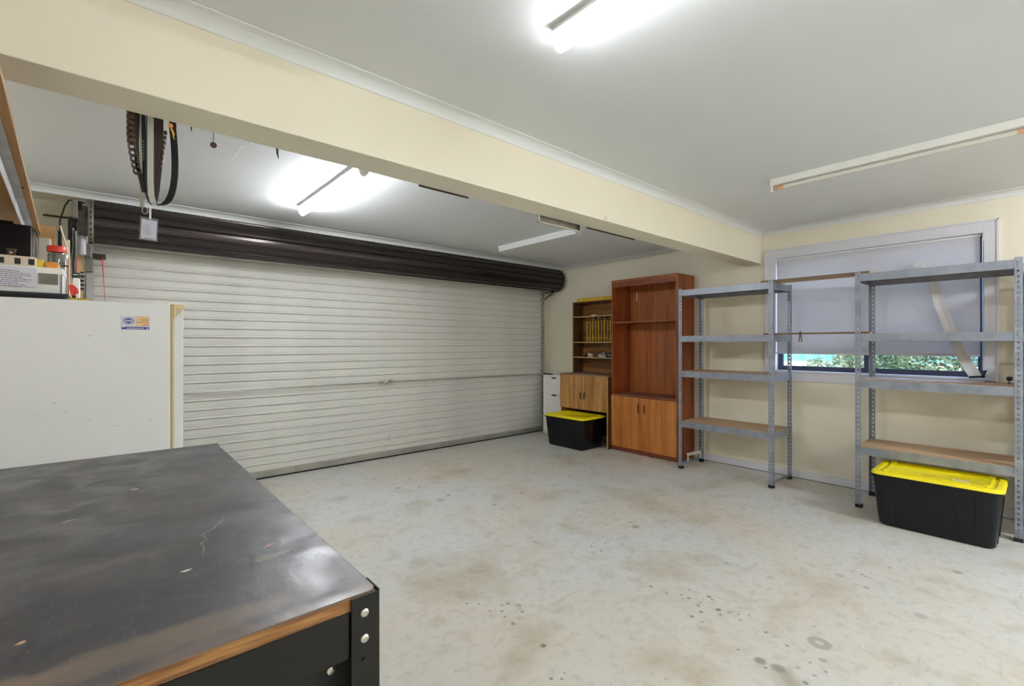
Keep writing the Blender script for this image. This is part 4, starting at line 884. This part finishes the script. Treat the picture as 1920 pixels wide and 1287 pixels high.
MB().obox((4.61, 2.415, .118), (.28, .010, .022), (0, .04, 0)).box(4.475, 4.485, 2.41, 2.42, .053, .13).box(4.735, 4.745, 2.41, 2.42, .053, .115).build('bar', 'cream_card', t); MB().obox((4.61, 2.4205, .130), (.28, .020, .003), (0, .04, 0)).build('lip', 'white', t)
t = thing('cap_knob', 'small black knob on the third shelf near its end upright', 'knob', (4.70, .176, .982)); MB().lathe((4.70, .176, .9815), [(.001, 0), (.010, 0), (.008, .018), (.016, .028), (.016, .044), (.001, .05)], 14).build('cap', 'black', t); MB().lathe((4.70, .176, .9815), [(.0085, .012), (.0095, .013), (.0095, .016), (.0085, .017)], 14).build('collar', 'steel', t)

# blind
t = thing('roller_blind', 'pale grey roller blind pulled most of the way down the window', 'blind', (4.925, 1.02, 1.165))
MB().box(4.9145, 4.9165, .335, 1.728, 1.172, 2.062).build('fabric', 'blind', t)
MB().tube([(4.924, .33, 2.068), (4.924, 1.735, 2.068)], .010, 12).build('roller', 'white', t)
MB().box(4.908, 4.923, .335, 1.735, 1.160, 1.178).build('bottom_bar', 'trim', t, bevel=.003)
MB().tube([(4.915, .317, 2.06), (4.915, .317, 1.06)], .004, 8).build('chain', 'steel', t); MB().box(4.905, 4.925, .310, .322, 2.02, 2.085).build('bracket', 'steel', t)
# bent strip leaning across the window
t = thing('leaning_strip', 'pale bent flat plastic strip leaning across the blind behind the shelving', 'strip', (4.85, .4, .985))
pts = [(4.845, .700, 1.865), (4.848, .665, 1.895), (4.850, .640, 1.900), (4.852, .618, 1.85), (4.853, .585, 1.72), (4.850, .545, 1.55), (4.846, .490, 1.36), (4.843, .435, 1.20), (4.843, .385, 1.08), (4.845, .352, 1.012)]
loops = []
for i, p in enumerate(pts):
    P0, P1 = Vector(pts[max(i - 1, 0)]), Vector(pts[min(i + 1, len(pts) - 1)]); d = (P1 - P0).normalized(); s_ = Vector((1, 0, 0)).cross(d).normalized(); wd = .034 if i > 2 else (.012, .018, .026)[i]
    c = Vector(p); n_ = Vector((1, 0, 0))
    loops.append([c + s_ * wd - n_ * .002, c + n_ * .001, c - s_ * wd - n_ * .002, c - s_ * wd + n_ * .001, c + n_ * .004, c + s_ * wd + n_ * .001])
MB().loft(loops, smooth=False).build('strip', 'strip', t)
MB().obox((4.838, .345, 1.013), (.022, .085, .014), (-.10, 0, 0)).obox((4.838, .308, 1.035), (.020, .012, .06), (.3, 0, 0)).build('rubber_foot', 'rubber', t, bevel=.003)

# ================================================================== TUBS
def tub(lab, x0, x1, y0, y1, h, lid_extra, label_=False, ribs=()):
    t = thing('storage_tub', lab, 'tub', ((x0 + x1) / 2, (y0 + y1) / 2, 0))
    tp = .042; hb = h - .035
    B = lambda z, o=0: rr(x0 - o, x1 + o, y0 - o, y1 + o, .05, z, 6)
    def at(z): return -.0 + (.030) * z / hb
    loops = [rr(x0 + .012, x1 - .012, y0 + .012, y1 - .012, .04, 0, 6), B(.012, 0)]
    for k in range(1, 6): z = .012 + (hb - .012) * k / 5; loops.append(B(z, at(z)))
    loops += [B(hb, .042), B(hb + .012, .042)]
    body = MB().loft(loops, smooth=True).build('body', 'tub', t); ROOT[body.name] = ROOT[t.name]
    # moulded ribs: each a slim upright standing proud of the slightly flared wall
    for side, s, wd, lean in ribs:
        m = MB(); v = []
        for z, off in ((.02, 0), (hb - .012, lean)):
            o_ = at(z) + .0035; e = at(z) - .004
            if side == 'x0': v += [(x0 - o_, s + off - wd / 2, z), (x0 - o_, s + off + wd / 2, z), (x0 - e, s + off + wd / 2, z), (x0 - e, s + off - wd / 2, z)]
            else: v += [(s + off - wd / 2, y0 - o_, z), (s + off + wd / 2, y0 - o_, z), (s + off + wd / 2, y0 - e, z), (s + off - wd / 2, y0 - e, z)]
        m.loft([v[:4], v[4:]]).build('rib', 'tub', body, bevel=.002)
    e = lid_extra; zb = h - .034
    L = lambda o, z, r=.055: rr(x0 - e + o, x1 + e - o, y0 - e + o, y1 + e - o, max(.012, r - o * .5), z, 6)
    loops = [L(.006, zb), L(0, zb), L(0, zb + .012), L(.004, zb + .016), L(.005, h - .008), L(.010, h - .002), L(.018, h), L(.036, h), L(.042, h - .010), L(.056, h - .010), L(.062, h - .003), L(.070, h - .001), L(.078, h - .006)]
    ld = MB().loft(loops, smooth=True).build('lid', 'lid', t); ROOT[ld.name] = ROOT[t.name]
    for cx, cy in ((x0 + .035, y0 + .035), (x0 + .035, y1 - .035), (x1 - .035, y0 + .035), (x1 - .035, y1 - .035)):
        MB().lathe((cx, cy, h - .010), [(.020, 0), (.019, .012), (.012, .017), (.001, .018)], 14).build('stacking_lug', 'lid', ld)
    cy = (y0 + y1) / 2 + .03; cx = x0 + .095
    MB().box(cx - .006, cx + .006, cy - .035, cy + .035, h - .0065, h - .0045).build('moulded_mark', 'dirty_yellow', ld)
    if label_: MB().box(cx - .012, cx + .012, y0 + .12, y0 + .20, h - .0062, h - .0048).build('sticker', 'paper', ld)
    return t
tub('black storage tub with yellow lid on the floor before the striped cupboard', 4.185, 4.575, 3.565, 4.13, .385, .038, ribs=(('x0', 3.70, .010, -.004), ('x0', 4.02, .010, .004), ('y0', 4.44, .014, .01), ('y0', 4.50, .014, .012)))
tub('black storage tub with yellow lid on the floor under the window shelving', 4.065, 4.445, .210, .785, .378, .040, True, ribs=(('x0', .30, .006, .0), ('x0', .365, .006, .035), ('x0', .69, .006, -.006), ('y0', 4.16, .012, 0), ('y0', 4.34, .012, 0)))

# ================================================================== RED BROWN CABINET
t = thing('display_cabinet', 'tall red brown cabinet with open shelves above and two doors below', 'cabinet', (4.72, 2.99, 0))
cx0, cx1, cy0, cy1, ch = 4.545, 4.908, 2.568, 3.415, 2.005; th = .018
MB().box(cx0, cx1, cy0, cy0 + th, .012, ch - .012).build('side_panel', 'cherry_v', t, bevel=.001)
MB().box(cx0, cx1, cy1 - th, cy1, .012, ch - .012).build('side_panel', 'cherry_v', t, bevel=.001)
MB().box(cx0 - .002, cx1, cy0 - .001, cy1 + .001, ch - .012, ch).build('top_panel', 'cherry_h', t, bevel=.001)
MB().box(cx0 + .004, cx0 + .020, cy0 + th, cy1 - th, ch - .085, ch - .013).build('top_fascia', 'cherry_h', t, bevel=.001)
MB().box(cx0 - .004, cx0 + .004, cy0 + .002, cy1 - .002, ch - .018, ch - .011).build('top_trim', 'honey_v', t)
MB().box(cx1 - .006, cx1, cy0 + th, cy1 - th, .05, ch - .012).build('back_panel', 'back_v', t)
MB().box(cx0 + .004, cx1 - .006, cy0 + th, cy1 - th, 1.497, 1.513).build('shelf', 'cherry_h', t, bevel=.001)
MB().box(cx0 - .003, cx1 - .006, cy0 + th, cy1 - th, .650, .668).build('counter_panel', 'dusty_red', t, bevel=.001)
MB().box(cx0, cx1 - .006, cy0 + th, cy1 - th, .045, .058).build('floor_panel', 'cherry_h', t)
MB().box(cx0 + .003, cx0 + .018, cy0 + th, cy1 - th, .010, .045).build('plinth', 'cherry_h', t)
for y in (cy0 + .003, cy1 - .05): MB().box(cx0 + .03, cx0 + .07, y, y + .045, 0, .012).build('glide', 'honey_v', t)
MB().box(cx1 - .07, cx1 - .03, cy0 + .003, cy0 + .048, 0, .012).build('glide', 'honey_v', t)
ym = (cy0 + cy1) / 2
for (a, c, hy) in ((cy0 + .004, ym - .002, ym - .040), (ym + .002, cy1 - .004, ym + .040)):
    d = MB().box(cx0 - .017, cx0 - .001, a, c, .055, .646).build('door', 'honey_v', t, bevel=.001); ROOT[d.name] = ROOT[t.name]
    MB().tube([(cx0 - .017, hy, .475), (cx0 - .030, hy, .487), (cx0 - .034, hy, .525), (cx0 - .030, hy, .563), (cx0 - .017, hy, .575)], [.004, .006, .0065, .006, .004], 10).build('handle', 'walnut', d)
MB().tube([(cx1 - .01, 3.30, 1.78), (cx1 - .01, 3.30, 1.90)], .005, 8).build('shelf_bracket', 'steel', t)
m = MB().box(4.556, 4.60, 3.02, 3.055, .0, .008).box(4.53, 4.56, 2.86, 2.90, 0, .006); tag(m.build('wood_shim', 'honey_v'), 'small wood wedges on the floor under the red brown cabinet', 'wedge')

# ================================================================== STRIPED CUPBOARD AND BOOKCASE
t = thing('striped_cupboard', 'low striped brown cupboard with two doors and an open space below', 'cupboard', (4.7, 3.81, 0))
kx0, kx1, ky0, ky1, kh = 4.493, 4.93, 3.43, 4.188, .876
MB().box(kx0, kx1, ky0, ky0 + .016, 0, kh - .016).build('side_panel', 'teak_dark', t, bevel=.001)
MB().box(kx0 - .001, kx0, ky0, ky0 + .016, 0, kh - .016).build('edge_strip', 'teak_edge', t)
MB().box(kx0, kx1, ky1 - .016, ky1, 0, kh - .016).build('side_panel', 'teak_v', t, bevel=.001)
MB().box(kx0 - .018, kx1, ky0 - .001, ky1 + .001, kh - .016, kh).build('top_panel', 'dusty_top', t, bevel=.001)
MB().box(kx0 + .01, kx1, ky0 + .016, ky1 - .016, .425, .440).build('base_panel', 'teak_dark', t)
MB().box(kx1 - .006, kx1, ky0 + .016, ky1 - .016, .05, kh - .016).build('back_panel', 'teak_dark', t)
ym = (ky0 + ky1) / 2 - .005
for (a, c, hy) in ((ky0 + .012, ym - .0015, ym - .030), (ym + .0015, ky1 - .002, ym + .030)):
    d = MB().box(kx0 - .017, kx0 - .001, a, c, .437, kh - .018).build('door', 'teak_v', t, bevel=.001); ROOT[d.name] = ROOT[t.name]
    MB().tube([(kx0 - .017, hy, .565), (kx0 - .029, hy, .575), (kx0 - .033, hy, .612), (kx0 - .029, hy, .648), (kx0 - .017, hy, .658)], [.004, .007, .0075, .007, .004], 10).build('handle', 'walnut', d)
t = thing('bookcase', 'narrow brown bookcase standing on the striped cupboard', 'bookcase', (4.83, 3.81, kh))
hx0, hx1, hy0, hy1, z0, z1 = 4.722, 4.93, 3.43, 4.190, kh + .0005, 1.808
for y in (hy0, hy1 - .014):
    MB().box(hx0, hx1, y, y + .014, z0, z1 - .014).build('side_panel', 'teak_dark', t); MB().box(hx0 - .001, hx0, y, y + .014, z0, z1 - .014).build('edge_strip', 'teak_edge', t)
MB().box(hx0 - .001, hx1, hy0, hy1, z1 - .014, z1).build('top_panel', 'teak_dark', t)
MB().box(hx1 - .005, hx1, hy0 + .014, hy1 - .014, z0, z1 - .014).build('back_panel', 'teak_h', t)
for z in (1.603, 1.268, 1.070):
    s = MB().box(hx0 + .003, hx1 - .005, hy0 + .014, hy1 - .014, z, z + .014).build('shelf', 'teak_dark', t); ROOT[s.name] = ROOT[t.name]
    MB().box(hx0 + .001, hx0 + .003, hy0 + .014, hy1 - .014, z, z + .014).build('edge_strip', 'teak_edge', s)
# yellow tool case parts on top
t = thing('yellow_rack', 'long flat yellow plastic rack lying on top of the bookcase', 'rack', (4.78, 3.78, z1))
MB().box(4.728, 4.80, 3.44, 4.13, z1, z1 + .012).build('base', 'dirty_yellow', t, bevel=.002)
MB().box(4.75, 4.80, 3.44, 4.13, z1 + .012, z1 + .048).build('back_strip', 'dirty_yellow', t, bevel=.003)
MB().box(4.728, 4.735, 3.44, 4.13, z1 + .012, z1 + .020).build('front_lip', 'yellow', t)
for y in (4.06, 3.72, 3.47): MB().lathe((4.738, y, z1 + .012), [(.020, 0), (.018, .020), (.010, .026), (.001, .027)], 14).build('lug', 'yellow', t)
# five yellow bar clamps standing in the second opening
for k in range(5):
    y = 3.56 + k * .094
    t = thing('bar_clamp', ['yellow bar clamp standing closest to the red brown cabinet', 'second yellow bar clamp counted from the red brown cabinet', 'middle one of the five yellow bar clamps', 'fourth yellow bar clamp counted from the red brown cabinet', 'yellow bar clamp at the open end of the row on the bookcase shelf'][k], 'clamp', (4.75, y, 1.2825), 'yellow bar clamps on the bookcase shelf')
    q = 4.752
    MB().box(q - .007, q + .007, y + .018, y + .030, 1.2825, 1.598).build('bar', 'dirty_yellow', t, bevel=.001)
    MB().box(q - .005, q + .005, y - .026, y - .018, 1.2825, 1.57).build('rod', 'dirty_yellow', t)
    MB().box(q - .012, q + .012, y - .030, y + .026, 1.555, 1.582).build('fixed_jaw', 'brown_leather', t, bevel=.002)
    m = MB().tube([(q, y + .016, 1.41), (q, y - .004, 1.435), (q, y - .012, 1.46), (q, y - .004, 1.49), (q, y + .016, 1.51)], [.006, .008, .008, .008, .006], 8); m.build('handle', 'walnut', t)
    MB().box(q - .010, q + .010, y - .032, y + .032, 1.325, 1.335).build('sliding_jaw', 'dirty_yellow', t, bevel=.001)
# small things on the shelves
zs = 1.0845
t = thing('tape_roll', 'black tape roll with pale core on the lowest bookcase shelf', 'tape', (4.76, 4.03, zs)); 
m = MB(); lp = []
for r, hh in ((.014, 0), (.033, 0), (.033, .024), (.014, .024), (.014, 0)): lp.append([(4.76 + r * cos(2 * pi * k / 20), 4.03 + r * sin(2 * pi * k / 20), zs + hh) for k in range(20)])
m.loft(lp, False, False, True); m.build('roll', 'rubber', t); MB().lathe((4.76, 4.03, zs), [(.001, 0), (.0138, 0), (.0138, .026), (.001, .026)], 16).build('core', 'white', t)
for (y, r, h_, lab) in ((3.935, .018, .048, 'pale pink cup between the tape roll and its twin'), (3.895, .020, .040, 'low pale pink cup beside the grey case')):
    t = thing('small_cup', lab, 'cup', (4.76, y, zs)); MB().lathe((4.76, y, zs), [(.001, 0), (r * .8, 0), (r, h_), (r * .9, h_), (r * .7, .004), (.001, .004)], 16).build('bowl', 'tapewhite', t)
    MB().lathe((4.76, y, zs), [(r * .98, h_ - .004), (r * 1.08, h_ - .003), (r * 1.08, h_), (r * .98, h_)], 16).build('rim', 'white', t)
t = thing('small_case', 'grey plastic case with a clear dome on the lowest bookcase shelf', 'case', (4.77, 3.72, zs))
MB().loft([rr(4.735, 4.81, 3.655, 3.785, .015, zs), rr(4.735, 4.81, 3.655, 3.785, .015, zs + .03), rr(4.745, 4.80, 3.675, 3.765, .012, zs + .052)]).build('body', 'grey', t); MB().lathe((4.775, 3.71, zs + .052), [(.028, 0), (.026, .016), (.015, .026), (.001, .028)], 16).build('dome', 'jar', t)
MB().box(4.7345, 4.736, 3.68, 3.76, zs + .010, zs + .022).build('label', 'paper', t)
t = thing('tool_pouch', 'dark blue pouch at the cabinet end of the lowest bookcase shelf', 'pouch', (4.77, 3.57, zs)); MB().loft([rr(4.735, 4.82, 3.50, 3.64, .03, zs), rr(4.73, 4.825, 3.495, 3.645, .03, zs + .03), rr(4.75, 4.80, 3.52, 3.625, .02, zs + .062)], smooth=True).build('bag', 'blue_dark', t); MB().obox((4.7315, 3.57, zs + .03), (.003, .09, .008), (.15, 0, 0)).build('zip', 'greyband', t)
t = thing('folded_rag', 'small pale folded cloth on the top bookcase shelf', 'cloth', (4.76, 3.86, 1.6175)); MB().loft([rr(4.735, 4.79, 3.815, 3.90, .012, 1.6175), rr(4.737, 4.788, 3.817, 3.898, .012, 1.627)]).build('cloth', 'tapewhite', t, bevel=.002); MB().loft([rr(4.738, 4.785, 3.83, 3.89, .01, 1.627), rr(4.740, 4.783, 3.832, 3.888, .01, 1.634)]).build('fold', 'tapewhite', t, bevel=.002)
tag(MB().obox((4.77, 4.06, 1.6215), (.02, .17, .008), (0, 0, .1)).build('flat_ruler', 'darksteel', bevel=.002), 'thin dark ruler lying on the top bookcase shelf', 'ruler')

# ================================================================== WHITE DRAWERS
t = thing('drawer_unit', 'white drawer unit between the roller door and the striped cupboard', 'drawers', (4.8, 4.5, 0))
wx0, wx1, wy0, wy1, wh = 4.68, 4.95, 4.21, 4.69, .822
MB().box(wx0, wx1, wy0, wy1, .0, wh - .014).build('body', 'white', t, bevel=.001)
MB().box(wx0 - .016, wx1, wy0, wy1 + .004, wh - .014, wh).build('top_panel', 'white', t, bevel=.001)
for (a, c) in ((.560, .792), (.285, .552), (.02, .277)):
    d = MB().box(wx0 - .016, wx0 - .001, wy0 + .003, wy1 - .003, a, c).build('drawer_front', 'white', t, bevel=.001); ROOT[d.name] = ROOT[t.name]
    yc = wy0 + .27; MB().prism([(yc - .05, c + .001), (yc + .05, c + .001), (yc + .038, c - .018), (yc - .038, c - .018)], 0, wx0 - .0175, wx0 - .012).build('cutout_grip', 'darksteel', d)
tag(MB().tube([(4.69, 4.53, wh + .008), (4.69, 4.70, wh + .008)], .008, 8).build('black_rod', 'rubber'), 'short black rod lying on the white drawer unit', 'rod')
